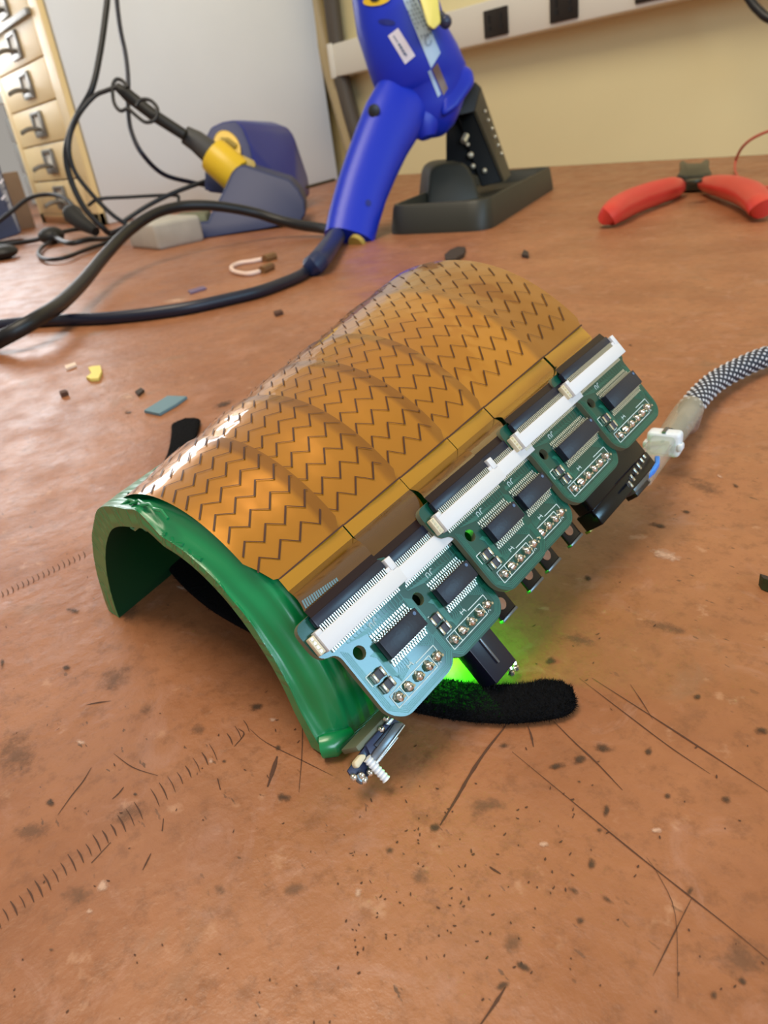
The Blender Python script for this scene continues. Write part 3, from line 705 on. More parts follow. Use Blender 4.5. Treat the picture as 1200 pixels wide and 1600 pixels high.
px_cable('power_cable', [(190, 348, 9.3), (230, 322, 9.4), (270, 302, 9.5), (310, 287, 9.6), (338, 278, 9.7)], 3.4, 'cable_black', 'black cable rising from the tangle to the station back')
px_cable('rear_cable', [(470, 295, 10.5), (500, 287, 11.2), (522, 281, 11.8)], 2.4, 'cable_black', 'short black cable on the bench right of the blue station')
pg = thing('power_plug', T(120, 345), 'black plug block in the cable tangle at the foot of the drawers', 'plug')
obj('plug_body', hull([PD(x, y, d_) for x, y in ((98, 325), (112, 318), (126, 324), (135, 342), (130, 352), (112, 345), (97, 336)) for d_ in (9.8, 10.2)], .05), 'black_rubber', pg)
mb = MB(); mb.tube([PD(112, 335, 9.7), PD(130, 350, 9.6), PD(150, 362, 9.5)], [.12, .10, .06], 10); obj('plug_tail', mb, 'black_rubber', pg)
mb = MB(); mb.ball(T(80, 368, .12), (.19, .19, .12), 12, 8); tag(obj('cable_knot', mb, 'black_rubber'), 'small black knot where the bench cables cross at the left', 'knot')
mb = MB(); mb.ball(T(4, 394, .09), (.22, .2, .09), 12, 8); tag(obj('rubber_foot', mb, 'black_rubber'), 'round black rubber piece cut by the left edge of the bench', 'rubber foot')

# --- pliers, red wire ------------------------------------------------------------------
plr = thing('pliers', T(1075, 292), 'open cutting pliers with red dipped handles lying near the wall', 'pliers')
def ptube(pts, rad, mt, name):
    P = smooth_path([T(x, y, r_+.005) for (x, y), r_ in zip(pts, rad)], 4)
    R2 = np.interp(np.linspace(0, 1, len(P)), np.linspace(0, 1, len(rad)), rad)
    mb = MB(); mb.tube(P, list(R2), 14, flat=.8); obj(name, mb, mt, plr)
ptube([(944, 345), (950, 338), (965, 327), (990, 314), (1020, 303), (1050, 294), (1060, 291)], [.035, .085, .105, .11, .11, .10, .08], 'plier_red', 'handle')
ptube([(1104, 287), (1120, 289), (1145, 294), (1168, 302), (1182, 313), (1190, 324), (1193, 330)], [.08, .105, .12, .12, .11, .095, .04], 'plier_red', 'handle')
hh = [T(x, y, .02) for x, y in ((1056, 297), (1063, 284), (1061, 273), (1067, 271), (1075, 277), (1092, 277), (1100, 269), (1107, 271), (1106, 281), (1110, 292), (1098, 298), (1072, 299))]
mb = MB(); mb.prism(hh, (0, 0, .14)); obj('jaws', mb, 'plier_steel', plr, bevel=.02)
mb = MB(); c = T(1084, 286, .17); mb.tube([c, c+np.array([0, 0, .03])], .07, 14); obj('pivot', mb, 'plier_steel', plr, bevel=.008)
cable('red_wire', [PD(1330, 190, 6.9), PD(1260, 187, 7.1), PD(1215, 200, 7.3), PD(1180, 214, 7.5), PD(1160, 230, 7.7), T(1150, 250, .1), T(1149, 268, .02), T(1160, 284, .02), T(1180, 292, .02), T(1215, 293, .02), T(1300, 300, .02), T(1400, 330, .02)], .014, 'wire_red', 'thin red wire looping over the right edge beyond the pliers', 'wire')

# --- scraps on the bench --------------------------------------------------------------
def scrap(name, poly, mt, label, cat='scrap', th=.012, lift=.0, curl=0):
    P = [T(x, y, .002+lift) for x, y in poly]
    if curl: P = [p+np.array([0, 0, curl*(i % 2)]) for i, p in enumerate(P)]
    mb = MB(); mb.prism(P, (0, 0, th)); tag(obj(name, mb, mt, smooth=False), label, cat)
scrap('plastic_scrap', [(226, 645), (263, 622), (293, 623), (276, 635), (250, 650)], 'scrap_blue', 'flat blue-grey diamond of film on the bench by the black strap end')
scrap('paper_scrap', [(139, 578), (146, 576), (158, 575), (160, 584), (155, 595), (143, 596), (136, 593), (144, 587)], 'scrap_yellow', 'small torn bright yellow scrap on the bench, left side', th=.015)
scrap('paper_scrap', [(102, 574), (118, 569), (120, 573), (104, 579)], 'scrap_pale', 'tiny pale sliver just left of the yellow scrap')
scrap('tape_scrap', [(294, 456), (318, 449), (323, 452), (298, 460)], 'scrap_violet', 'little violet strip lying behind the gun cord')
scrap('dark_chip', [(212, 615), (221, 609), (226, 612), (217, 620)], 'burnt', 'tiny black chip above the blue-grey film', th=.012)
scrap('dark_chip', [(428, 491), (440, 488), (443, 491), (431, 495)], 'charred', 'tiny dark fleck left of the amber sleeve top, below the gun cord', th=.02)
scrap('dark_chip', [(94, 617), (104, 614), (108, 617), (97, 621)], 'charred', 'tiny dark fleck below the yellow scrap', th=.02)
scrap('dark_chip', [(1185, 914), (1203, 920), (1203, 926), (1190, 921)], 'burnt', 'black flake cut by the right edge', th=.03)
scrap('burnt_flake', [(695, 404), (704, 396), (716, 391), (728, 392), (725, 402), (712, 410), (698, 412)], 'burnt', 'charred flake on the bench just above the amber sleeve top', th=.03)
scrap('burnt_flake', [(815, 402), (819, 394), (826, 398), (826, 404)], 'burnt', 'small charred speck right of the larger burnt flake', th=.02)
wl = thing('wire_link', T(395, 412), 'pale pink looped jumper wire with two brown ends behind the gun cord', 'wire')
mb = MB(); mb.tube(smooth_path([T(x, y, .02) for x, y in ((415, 404), (395, 408), (375, 411), (362, 417), (366, 424), (385, 428), (402, 425), (412, 421))], 5), .019, 8); obj('wire', mb, 'wire_pink', wl)
for a_, b_ in (((413, 405), (429, 400)), ((409, 423), (424, 416))):
    mb = MB(); mb.tube([T(*a_, .025), T(*b_, .025)], .036, 8); obj('end_bead', mb, 'copper_brown', wl)

# ====================================================================== the sensor sleeve
Lp = T(178, 960); Rp = T(508, 1185)
EX = nz(Rp-Lp); EY = np.array([-EX[1], EX[0], 0]); EZ = np.array([0, 0, 1.])
def W(X, Y, Z_): return Lp+EX*X+EY*Y+EZ*Z_
def rr(Y): return .4+Y/6
def cxx(Y): return .4-Y*.19/1.2
def cone(Y, deg, h=0.): 
    a = math.radians(deg); r = rr(Y)+h; return W(cxx(Y)+r*math.cos(a), Y, r*math.sin(a))
def sstep(t): t = min(1, max(0, t)); return t*t*(3-2*t)
def shell_r(Y, deg):
    r = 0.0
    if Y < .07:                                   # the rim is drawn in on the board side
        k = 1-sstep(Y/.055)
        r -= .045*k*sstep((102-deg)/14)*sstep((deg+6)/22)
    r += .033*sstep((deg-105)/25)*(1-sstep(Y/.5))*sstep((200-deg)/25)
    return r
def th_min(Y): return 1.0+16*sstep((Y-.10)/.45)

sl = thing('sensor_sleeve', W(.4, .5, 0), 'green half-cylinder arm sleeve wrapped in amber flexible circuits with six green boards along its edge', 'arm sleeve')
NY, NT = 60, 90
Ys = [0, .004, .012, .02, .03, .04, .05, .062, .08]+[.08+(1.185-.08)*i/45 for i in range(1, 46)]
outer, inner, lay_o, lay_i = [], [], [], []
for Y in Ys:
    ro, ri = [], []
    for j in range(NT+1):
        t0 = th_min(Y); dg = t0+(180-t0)*j/NT; a = math.radians(dg)
        wob = .0025*noise.noise(Vector((Y*30, dg*.12, 0)))*(1 if Y < .1 else .2)
        ro.append(cone(Y, dg, shell_r(Y, dg)-.004+wob)); ri.append(cone(Y, dg, shell_r(0, dg)*(1-Y/1.3)*.6-.045))
    outer.append(ro); inner.append(ri)
mb = MB(); mb.grid(outer); n0 = len(mb.v)
att = [Y*38+0.02*j for Y in Ys for j in range(NT+1)]
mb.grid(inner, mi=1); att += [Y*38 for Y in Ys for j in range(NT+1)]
def strip(A, B, mi=0):
    global att
    mb.grid([A, B], mi); att += [0.]*len(A)*2
strip(outer[0], inner[0]); strip(inner[-1], outer[-1])
strip([r[0] for r in outer], [r[0] for r in inner]); strip([r[-1] for r in outer], [r[-1] for r in inner])
obj('shell', mb, ['pla_green', 'pla_inside_shaded'], sl, ang=.9, attrs={'layer': att})
mb = MB(); mb.tube([W(.775, .005, .020), W(.79, .02, .022), W(.80, .06, .024)], [.022, .024, .012], 12); obj('shell_foot', mb, ['pla_green'], sl)
mb = MB()
for k in range(7):
    p0 = cone(.004+.004*k, 88+6*k+rnd.uniform(-2, 2), -.002+rnd.uniform(0, .004))
    mb.tube([cone(.006+.004*k, 84+7*k, .0), cone(.012+.003*k, 88+7*k, .004), cone(.010, 92+7*k, .001)], .0035, 6)
for k in range(5): mb.tube([cone(.008, 70+k*9, -.046), cone(.006, 74+k*9, -.052), cone(.006, 76+k*9, -.046)], .004, 6)
obj('print_stringing', mb, 'pla_green', sl)['kind'] = 'stuff'

# amber sheets, near ones lie over the far ones
SB = [(.030, .232), (.205, .411), (.385, .578), (.550, .723), (.70, 1.000), (.97, 1.205)]
TAIL = [(.062, .232), (.236, .408), (.411, .577), (.580, .722), (.727, .995), (1.003, 1.195)]
PITCHD = 5.72
def sheet_h(k, Y):
    a, b = SB[k]; return .0045+.0035*(5-k)*.25+.007*sstep((Y-a)/(b-a))+.0006*math.sin(Y*40)
for k in range(6):
    a, b = SB[k]; G = []; ov = []; nyy = 16; ntt = 50
    for i in range(nyy+1):
        t = i/nyy; row = []
        Y = a+(b-a)*t
        # rounded corner at the far crease end, deeper start near the rim
        e = (b-Y); rc = .022; lo = 48.0
        if e < rc: lo = 48.0+(rc-math.sqrt(max(0, rc*rc-(rc-e)**2)))/rr(Y)*57.3
        if k == 0 and Y < .062: lo = 48.0+sstep((.062-Y)/.035)*9
        for j in range(ntt+1):
            dg = lo+(168-lo)*j/ntt
            wv = .0016*noise.noise(Vector((Y*9, dg*.05, k*3.1)))
            row.append(cone(Y, dg, sheet_h(k, Y)+wv)); 
            nxt = SB[k+1][0] if k < 5 else 9
            ov.append(.75*sstep((Y-nxt+.004)/.006) if k < 5 else .7)  # last sheet darkened all over: its shade is in the film colour
        G.append(row)
    mb = MB(); mb.grid(G)
    so_ = obj('flexible_sheet', mb, 'kapton', sl, attrs={'overlap_and_shade': ov})
    # printed zigzag conductors, one strip each
    for q in range(20):
        dc_ = 53.6+PITCHD*q
        if dc_ > 162: break
        start = .034 if k == 0 else SB[k-1][1]+.002
        if k == 0: start = max(.03, .037-.0017*q)+.003
        endY = b-.006-(.010 if q == 0 else 0)
        vs_, Y = [], start
        per = .0535; ph = .2215
        pts = []; n_ = 0
        YY = [y for y in [ph-.0267*i for i in range(-45, 12)] if start < y < endY]
        YY = sorted([start]+YY+[endY])
        def zz(Y):
            u_ = (ph-Y)/.0267; f_ = abs((u_ % 2)-1); return 1.75*(2*(1-f_)-1)*-1
        pts = [(y, dc_+zz(y)) for y in YY]
        w_ = .0019; Aa, Bb = [], []
        for i_, (y, dg) in enumerate(pts):
            h_ = sheet_h(k, y)+.0022
            Aa.append(cone(y-.0008, dg+w_/rr(y)*57.3, h_)); Bb.append(cone(y+.0008, dg-w_/rr(y)*57.3, h_))
        m2 = MB()
        # subdivide so the ribbon hugs the sheet
        A2, B2 = [], []
        for i_ in range(len(Aa)-1):
            for s_ in range(2):
                A2.append(Aa[i_]*(1-s_/2)+Aa[i_+1]*s_/2); B2.append(Bb[i_]*(1-s_/2)+Bb[i_+1]*s_/2)
        A2.append(Aa[-1]); B2.append(Bb[-1]); m2.grid([A2, B2]); obj('zigzag_trace', m2, 'trace', so_, smooth=False)
    ta, tb = TAIL[k]
    m2 = MB(); m2.grid([[cone(ta+(tb-ta)*i/8, 48.2, sheet_h(k, ta+(tb-ta)*i/8)+.003) for i in range(9)], [cone(ta+(tb-ta)*i/8, 47.8, sheet_h(k, ta+(tb-ta)*i/8)+.003) for i in range(9)]]); obj('crease_line', m2, 'trace', so_)

# ---- boards: common frame --------------------------------------------------
a0 = cone(0, 40); b0 = cone(1.2, 40); U_ = nz(b0-a0)
w0 = EX*math.sin(math.radians(40))-EZ*math.cos(math.radians(40))
NN = nz(np.cross(U_, w0)); NN = NN if NN@EX > 0 else -NN
WW = nz(np.cross(NN, U_)); WW = WW if WW[2] < 0 else -WW
def frame_hit(px, py, h):
    d = ray(px, py); p0 = a0+NN*h; t = NN@(p0-CAM)/(NN@d); P = CAM+t*d-a0
    return P@U_, P@WW
def F(u, w, h): return a0+U_*u+WW*w+NN*h
HOLE = (.066, .123)
HB = [.080, .060, .083, .070, .086, .100]
src = [(561.8, 1019.8, HOLE), (653.3, 936, HOLE), (734.5, 836.8, HOLE), (796.3, 775.7, (.095, .127)), (849.5, 710, HOLE), (923.75, 630, HOLE)]
ORG = []
for (px, py, lo), h in zip(src, HB):
    u, w = frame_hit(px, py, h); ORG.append((u-lo[0], w-lo[1]))
ORG[3] = (ORG[3][0], ORG[3][1]+.004)
WIDE = [0, 0, 0, 0, 1, 1]

# board outline (u right along the sleeve, w down) ; local x=u, y=-w, z=out
PT = .014
def board_mesh(wide):
    e = .048 if wide else 0
    out = [(0, .020), (0, .089), (.034, .098), (.034, .232), (.062, .258), (.190+e, .258), (.214+e, .236), (.214+e, .098), (.226+e, .090), (.226+e, .030), (.200+e, .020)]
    out = [(x, -y) for x, y in out]
    pl = rounded(out, [.02, .028, .016, .02, .014, .02, .02, .010, .008, .006, .006], 5)
    n_ = 20; hole = [(HOLE[0]+.0125*math.cos(2*math.pi*i/n_), -HOLE[1]+.0125*math.sin(2*math.pi*i/n_)) for i in range(n_)]
    me = shape2d(pl, [hole], PT, 'circuit_board')
    for q in ('pcb_green', 'pcb_edge'): me.materials.append(MATS[q])
    for p in me.polygons: p.material_index = 0 if abs(p.normal.z) > .5 else 1
    return me
def mesh_of(name, mb, mats, bevel=0, smooth=True):
    me = bpy.data.meshes.new(name); me.from_pydata([tuple(np.array(v)*S) for v in mb.v], [], mb.f)
    me.polygons.foreach_set('material_index', mb.mi)
    finish(me, [mats] if isinstance(mats, str) else mats, smooth, bevel, 2, .7); return me
def bx(mb, u0, u1, w0_, w1, z0_, z1, mi=0): return mb.box(((u0+u1)/2, -(w0_+w1)/2, (z0_+z1)/2), (abs(u1-u0)/2, abs(w1-w0_)/2, abs(z1-z0_)/2), mi=mi)
def board_parts(wide):
    e = .048 if wide else 0; parts = []
    mb = MB(); bx(mb, .017, .222+e, .054, .085, 0, .019)            # white housing with two end ears
    bx(mb, .017, .030, .046, .056, 0, .019); bx(mb, .207+e, .222+e, .032, .058, 0, .019); bx(mb, .198+e, .209+e, .046, .056, 0, .017)
    parts.append(('connector_housing', mesh_of('connector_housing', mb, 'connector_white', .0015), 'long white ribbon connector'))
    mb = MB(); bx(mb, .003, .016, .048, .082, 0, .013); parts.append(('connector_end', mesh_of('connector_end', mb, ['connector_cream'], .002), None))
    mb = MB()
    for i in range(4): bx(mb, .006, .010, .050+i*.008, .054+i*.008, .013, .0145)
    parts.append(('end_contact', mesh_of('end_contact', mb, 'solder'), None))
    mb = MB(); bx(mb, .030, .205+e, .025, .045, .002, .014); bx(mb, .032, .204+e, .045, .055, .001, .008); parts.append(('latch', mesh_of('latch', mb, 'latch', .002), 'dark flip latch bar'))
    mb = MB(); npin = 34 if not wide else 42
    for i in range(npin):
        u = .034+(.164+e)*i/(npin-1); bx(mb, u-.0010, u+.0010, .043, .055, .008, .0155)
    parts.append(('latch_teeth', mesh_of('latch_teeth', mb, 'pin_metal'), 'stuff'))
    mb = MB()
    for i in range(npin):
        u = .030+(.172+e)*i/(npin-1); bx(mb, u-.0013, u+.0013, .085, .0925, 0, .004)
    parts.append(('solder_pads', mesh_of('solder_pads', mb, 'pin_metal'), 'stuff'))
    ce = .195+e
    mb = MB(); bx(mb, .097, ce, .130, .167, .003, .020); parts.append(('chip', mesh_of('chip', mb, 'chip_black', .0015), 'long black driver chip' if wide else 'black driver chip'))
    mb = MB(); mb.tube([(ce-.009, -.137, .0201), (ce-.009, -.137, .0206)], .0035, 12); parts.append(('pin_one_mark', mesh_of('pin_one_mark', mb, 'print_grey'), None))
    mb = MB(); np2 = 16 if not wide else 24
    for i in range(np2):
        u = .101+(ce-.105)*i/(np2-1)
        for s_, wa, wb in ((0, .122, .130), (1, .167, .175)):
            bx(mb, u-.0012, u+.0012, wa, wb, .001, .005 if True else 0)
            bx(mb, u-.0012, u+.0012, (.1275 if s_ == 0 else .166), (.131 if s_ == 0 else .1695), .004, .012)
            bx(mb, u-.0014, u+.0014, (.114 if s_ == 0 else .176), (.1205 if s_ == 0 else .182), 0, .002)
    parts.append(('chip_pins', mesh_of('chip_pins', mb, 'pin_metal'), 'stuff'))
    for c_ in ((.052, .171), (.0545, .194)):
        mb = MB(); bx(mb, c_[0]+.006, c_[0]+.018, c_[1]-.008, c_[1]+.008, 0, .009); bx(mb, c_[0]-.001, c_[0]+.006, c_[1]-.009, c_[1]+.009, 0, .010, 1); bx(mb, c_[0]+.018, c_[0]+.025, c_[1]-.009, c_[1]+.009, 0, .010, 1)
        parts.append(('capacitor', mesh_of('capacitor', mb, ['cap_dark', 'solder'], .001), None))
    ns = 5 if not wide else 6
    r2 = random.Random(7)
    for i in range(ns):
        u = .070+(.108+e*.8)*i/(ns-1); w = .2225
        mb = MB()
        G = []
        for ii in range(6):
            t = ii/5*math.pi/2; G.append([(u+(.0095*math.sin(t))*math.cos(b)*(1+.25*r2.uniform(-1, 1)), -w+(.0095*math.sin(t))*math.sin(b)*(1+.25*r2.uniform(-1, 1)), .013*math.cos(t)) for b in [2*math.pi*j/9 for j in range(9)]])
            G[-1].append(G[-1][0])
        mb.grid(G); mb.tube([(u, -w, .008), (u+.001, -w-.002, .018)], .0028, 6); parts.append(('solder_joint', mesh_of('solder_joint', mb, 'solder'), None))
    mb = MB(); t_ = .0009
    def ln(u0, w0_, u1, w1):
        d = nz(np.array([u1-u0, -(w1-w0_)])); s = np.array([-d[1], d[0]])*t_; p = np.array([u0, -w0_]); q = np.array([u1, -w1])
        mb.add([(*(p+s), .0008), (*(q+s), .0008), (*(q-s), .0008), (*(p-s), .0008)], [(0, 1, 2, 3)])
    xe = .166+e
    for A in ((.058, .211, xe, .211), (xe, .211, xe, .236), (xe, .236, .058, .236), (.058, .236, .058, .211), (.084, .211, .084, .236), (xe-.03, .204, xe+.02, .204), (xe+.02, .204, xe+.02, .224),
              (.045, .160, .045, .180), (.045, .160, .060, .160), (.080, .182, .080, .206), (.066, .206, .080, .206), (.102, .1715, .100, .125),
              (.066, .218, .076, .228), (.076, .218, .066, .228), (xe+.004, .226, xe+.012, .236), (xe+.012, .226, xe+.004, .236), (.118, .198, .132, .198), (.120, .194, .120, .203), (.128, .194, .132, .203)):
        ln(*A)
    # the small curly maker's mark, two strokes like 'nr'
    for A in ((.112, .108, .112, .099), (.112, .100, .116, .098), (.116, .098, .119, .101), (.119, .101, .119, .108), (.124, .108, .124, .099), (.124, .101, .128, .097), (.128, .097, .131, .099)): ln(*A)
    parts.append(('silkscreen', mesh_of('silkscreen', mb, 'silk', smooth=False), 'stuff'))
    mb = MB(); t_ = .0007
    def tr(pl_):
        for (p, q) in zip(pl_[:-1], pl_[1:]):
            d = nz(np.array([q[0]-p[0], -(q[1]-p[1])])); s = np.array([-d[1], d[0]])*.00075; p_ = np.array([p[0], -p[1]]); q_ = np.array([q[0], -q[1]])
            mb.add([(*(p_+s), .0005), (*(q_+s), .0005), (*(q_-s), .0005), (*(p_-s), .0005)], [(0, 1, 2, 3)])
    for i in range(18):
        u1 = .101+(ce-.105)*i/17; u0 = .060+(.140+e)*i/17; tr([(u0, .0925), (u0, .098+.0006*i), (u1, .109), (u1, .114)])
    for i in range(7): tr([(.186+e*.9-i*.004, .182), (.186+e*.9-i*.004, .186+.003*(6-i)), (.198+e-i*.0005, .176+.003*(6-i)), (.199+e+.002*i, .160), (.199+e+.002*i, .105+.002*i), (.190+e+.001*i, .095)][:5])
    for i in range(6): tr([(.104+i*.005, .182), (.104+i*.005, .190+.002*i), (.094-.0*i, .198+.002*i), (.086+.002*i, .19), (.086+.002*i, .150), (.078+.002*i, .14)])
    for i in range(4): tr([(.040+.003*i, .100+i*.003), (.040+.003*i, .225), (.066+.002*i, .2525-.003*i), (.19+e-.002*i, .2525-.003*i), (.209+e-.003*i, .235-.002*i), (.209+e-.003*i, .19)])
    parts.append(('board_traces', mesh_of('board_traces', mb, 'pcb_trace', smooth=False), 'stuff'))
    return parts
BMESH = [board_mesh(0), board_mesh(1)]; BPARTS = [board_parts(0), board_parts(1)]
slb = Vector(tuple(W(.4, .5, 0)*S))
WHERE = ['front board glaring pale blue', None, None, None, 'wider green board with a long chip', 'last wider green board with a long chip']
for k in range(6):
    o = link('circuit_board', BMESH[WIDE[k]], sl)
    org = Vector(tuple(F(ORG[k][0], ORG[k][1], HB[k])*S))-slb
    Mx = Matrix((( U_[0], -WW[0], NN[0], org[0]), (U_[1], -WW[1], NN[1], org[1]), (U_[2], -WW[2], NN[2], org[2]), (0, 0, 0, 1)))
    o.matrix_basis = Mx
    for nm, me, lb in BPARTS[WIDE[k]]:
        c = link(nm, me, o)
        if lb == 'stuff': c['kind'] = 'stuff'
        elif lb: c['label'] = lb

# ---- amber tails: strip on the shell, bend, shade-coloured face into the connector -----
for k in range(6):
    ta, tb = TAIL[k]; e = .048 if WIDE[k] else 0
    hk = sheet_h(k, ta)
    u0, u1 = ORG[k][0]+.032, ORG[k][0]+.203+e; n_ = 10
    row = lambda f_: [f_(i/n_) for i in range(n_+1)]
    G1 = [row(lambda t, q=q: cone(ta+(tb-ta)*t, 47.9+(44.3-47.9)*q, hk+.003+.003*q)) for q in (0, .5, 1)]
    mb = MB(); mb.grid(G1)
    tl_ = obj('flex_tail', mb, 'kapton_tail', sl)
    top = G1[-1]; bot = [F(u0+(u1-u0)*i/n_, ORG[k][1]+.010, HB[k]+.006) for i in range(n_+1)]
    G2 = [[top[i]*(1-q)+bot[i]*q+NN*(.008*math.sin(math.pi*q)) for i in range(n_+1)] for q in (0, .12, .3, .5, .7, .88, 1)]
    mb = MB(); mb.grid(G2); obj('tail_bend', mb, 'kapton_bend_shaded', tl_, ang=3)
    mb = MB(); mb.grid([bot, [F(u0+(u1-u0)*i/n_, ORG[k][1]+.028, HB[k]+.011) for i in range(n_+1)]])
    obj('stiffener', mb, 'stiffener', tl_)
    if k == 0:
        mb = MB()
        for i in range(16):
            q0, q1 = .62, .9-.010*i; x_ = .02+i*.030
            pa = [top[0]*(1-q)+bot[0]*q+(bot[-1]-bot[0])*x_+NN*(.008*math.sin(math.pi*q)+.003) for q in (max(q0, .62+.012*i), .95)]
            mb.add([pa[0], pa[1], pa[1]+U_*.0035, pa[0]+U_*.0035], [(0, 1, 2, 3)])
        obj('contact_fingers', mb, 'glare_fingers', tl_)['kind'] = 'stuff'

# ---- parts under the boards -----------------------------------------------------
AXF = (U_, WW, NN)
def fbox(name, u, w, h, mt, parent=sl, bevel=.003, mi=0, label=None):
    mb = MB(); mb.box(F(sum(u)/2, sum(w)/2, sum(h)/2), (abs(u[1]-u[0])/2, abs(w[1]-w[0])/2, abs(h[1]-h[0])/2), AXF)
    o = obj(name, mb, mt, parent, bevel=bevel)
    if label: o['label'] = label
    return o
# black controller housing at the far end
hs = fbox('controller_housing', (.765, 1.045), (.03, .266), (-.01, .040), 'box_purple', bevel=.006, label='glossy black housing')
fbox('housing_base', (.775, 1.065), (.266, .308), (-.03, .026), 'box_purple', hs, .004)
fbox('gold_rim', (.78, 1.065), (.306, .313), (-.040, -.024), 'gold_rim', hs, .001)
for x, y in ((1006, 711), (1003, 718), (999, 728), (994, 736), (989, 746), (986, 756)):
    u, w = frame_hit(x, y, .03); fbox('port_pin', (u-.0035, u+.0035), (w-.009, w+.009), (.012, .030), 'pin_metal', hs, .001)
u, w = frame_hit(999, 752, .015); fbox('usb_socket', (u-.035, u+.045), (w-.008, w+.014), (-.02, .014), 'gunmetal', hs, .003)
u, w = frame_hit(1003, 760, .0); fbox('port_cover', (u-.035, u+.04), (w-.006, w+.010), (-.035, .0), 'stiffener', hs, .002)
# header tabs peeping out below the middle boards
for uu in (.395, .500, .575, .675):
    tb_ = MB(); 
    hb_ = fbox('header_tab', (uu, uu+.052), (.10, .292), (-.004, .004), 'box_purple', label='black header tab')
    fbox('tab_edge', (uu, uu+.052), (.288, .2945), (-.008, .006), 'gunmetal', hb_, .001)
    mb = MB(); p = F(uu+.024, .262, .0045); mb.tube([p, p+NN*.0015], .013, 14); obj('tab_hole', mb, 'bench_laminate', hb_)
# battery plug with two pins under the second board
jb = fbox('battery_plug', (.262, .332), (.12, .350), (-.005, .045), 'jst_black', label='black two-pin plug')
fbox('plug_rib', (.292, .297), (.22, .325), (.045, .050), 'gunmetal', jb, .001)
for x, y in ((790, 1038), (797, 1030)):
    q = [F(*frame_hit(x+a, y+b, .012), .012) for a, b in ((-6, -4), (8, 5), (9, 14))]
    mb = MB(); mb.tube(q, .004, 6); obj('plug_pin', mb, 'pin_metal', jb)
    mb = MB(); mb.ball(q[-1], .008, 7, 4); obj('pin_tip', mb, 'solder', jb)
# slide switch and cell holder under the first board
sw = fbox('side_board', (-.015, .30), (.245, .256), (-.06, .005), 'pcb_edge', label='grey edge of the lower board')
PX = lambda pts, h: [F(*frame_hit(500+x/6.667, 1080+y/6.667, h), h) for x, y in pts]
def fplate(name, pts, h, t, mt, parent, bevel=.001):
    mb = MB(); mb.prism(PX(pts, h), -NN*t); return obj(name, mb, mt, parent, bevel=bevel)
sk = fplate('charging_socket', [(480, 560), (740, 270), (860, 330), (870, 380), (590, 740), (540, 690)], .012, .035, 'steel_dark', sl)
sk['label'] = 'metal charging socket'
fplate('socket_frame', [(530, 680), (780, 330), (855, 325), (885, 345), (600, 760), (570, 745)], .018, .008, 'gunmetal', sk)
fplate('socket_lip', [(600, 765), (575, 750), (880, 345), (892, 355)], .022, .008, 'steel_bright', sk)
fplate('socket_lip', [(625, 735), (608, 730), (810, 475), (822, 485)], .024, .008, 'steel_bright', sk)
fplate('socket_window', [(565, 560), (745, 345), (800, 375), (625, 600)], .016, .004, 'latch', sk)
fplate('socket_tab', [(690, 340), (740, 275), (775, 290), (725, 355)], .02, .006, 'steel_bright', sk)
fplate('cream_block', [(360, 740), (430, 655), (485, 660), (480, 700), (405, 805), (370, 790)], .020, .015, 'connector_cream', sk, .003)
mb = MB(); pgp = PX([(490, 700), (690, 920)], .02); mb.tube([pgp[0]*(1-t)+pgp[1]*t for t in [i/14 for i in range(15)]], [.0065 if i % 2 else .0085 for i in range(15)], 10)
obj('ribbed_peg', mb, 'white_clip', sk)
for x, y in ((430, 880), (520, 850), (350, 900), (640, 400), (690, 290), (460, 930)):
    mb = MB(); p = PX([(x, y)], .01)[0]; mb.ball(p, .007, 7, 5); obj('solder_joint', mb, 'solder', sk)
mb = MB(); q = PX([(380, 870), (400, 920), (440, 940), (480, 900)], .008); mb.tube(smooth_path(q, 4), .005, 8); obj('wire_loop', mb, 'gunmetal', sk)
fplate('socket_plate', [(290, 830), (480, 560), (600, 420), (640, 470), (520, 700), (540, 830), (470, 930), (350, 930)], .004, .006, 'steel_dark', sk)

# status lamp under the second board
mb = MB(); mb.ball(W(.785, .325, .035), .016, 12, 8); ld = obj('status_lamp', mb, 'led_green', sl); ld['label'] = 'lit green status lamp'
lt = bpy.data.lights.new('status_lamp_glow', 'POINT'); lt.energy = .07; lt.color = (.03, 1, .02); lt.shadow_soft_size = .012*S
lo_ = bpy.data.objects.new('status_lamp_glow', lt); COL.objects.link(lo_); lo_.location = tuple(W(.80, .335, .04)*S)

# ---- fuzzy black strap -------------------------------------------------------------
cl_ = [(-1.02, .89), (-.92, .82), (-.74, .68), (-.55, .51), (-.30, .33), (-.05, .24), (.2, .195), (.45, .195), (.65, .195), (.80, .212), (.90, .246), (.98, .292), (1.035, .345), (1.060, .388)]
cp_ = smooth_path([W(x, y, 0) for x, y in cl_], 8); G = []
hw = .047; th_ = .022
for i, p in enumerate(cp_):
    t = nz(cp_[min(i+1, len(cp_)-1)]-cp_[max(i-1, 0)]); s = np.array([-t[1], t[0], 0])
    de = min(np.linalg.norm(p-cp_[0]), np.linalg.norm(p-cp_[-1])); k = math.sqrt(max(.0009, 1-max(0, 1-de/.05)**2))
    row = []
    for q in range(17):
        a = 2*math.pi*q/16; ca, sa = math.cos(a), math.sin(a)
        row.append(p+s*hw*(1+.35*max(0, 1-i/16))*k*math.copysign(abs(ca)**.6, ca)+np.array([0, 0, .002+th_/2+th_/2*math.copysign(abs(sa)**.6, sa)]))
    G.append(row)
mat('strap_black', (.004, .004, .005), .95, spec=.1, bump=1., bscale=90, sheen=.0)
mb = MB(); mb.grid(G); mb.add(G[0][:-1], [tuple(range(16))]); mb.add(G[-1][:-1], [tuple(range(16))])
strap = obj('strap', mb, 'strap_black', sl, ang=3); strap['label'] = 'fuzzy black fastening strap'
mb = MB(); r3 = random.Random(2)
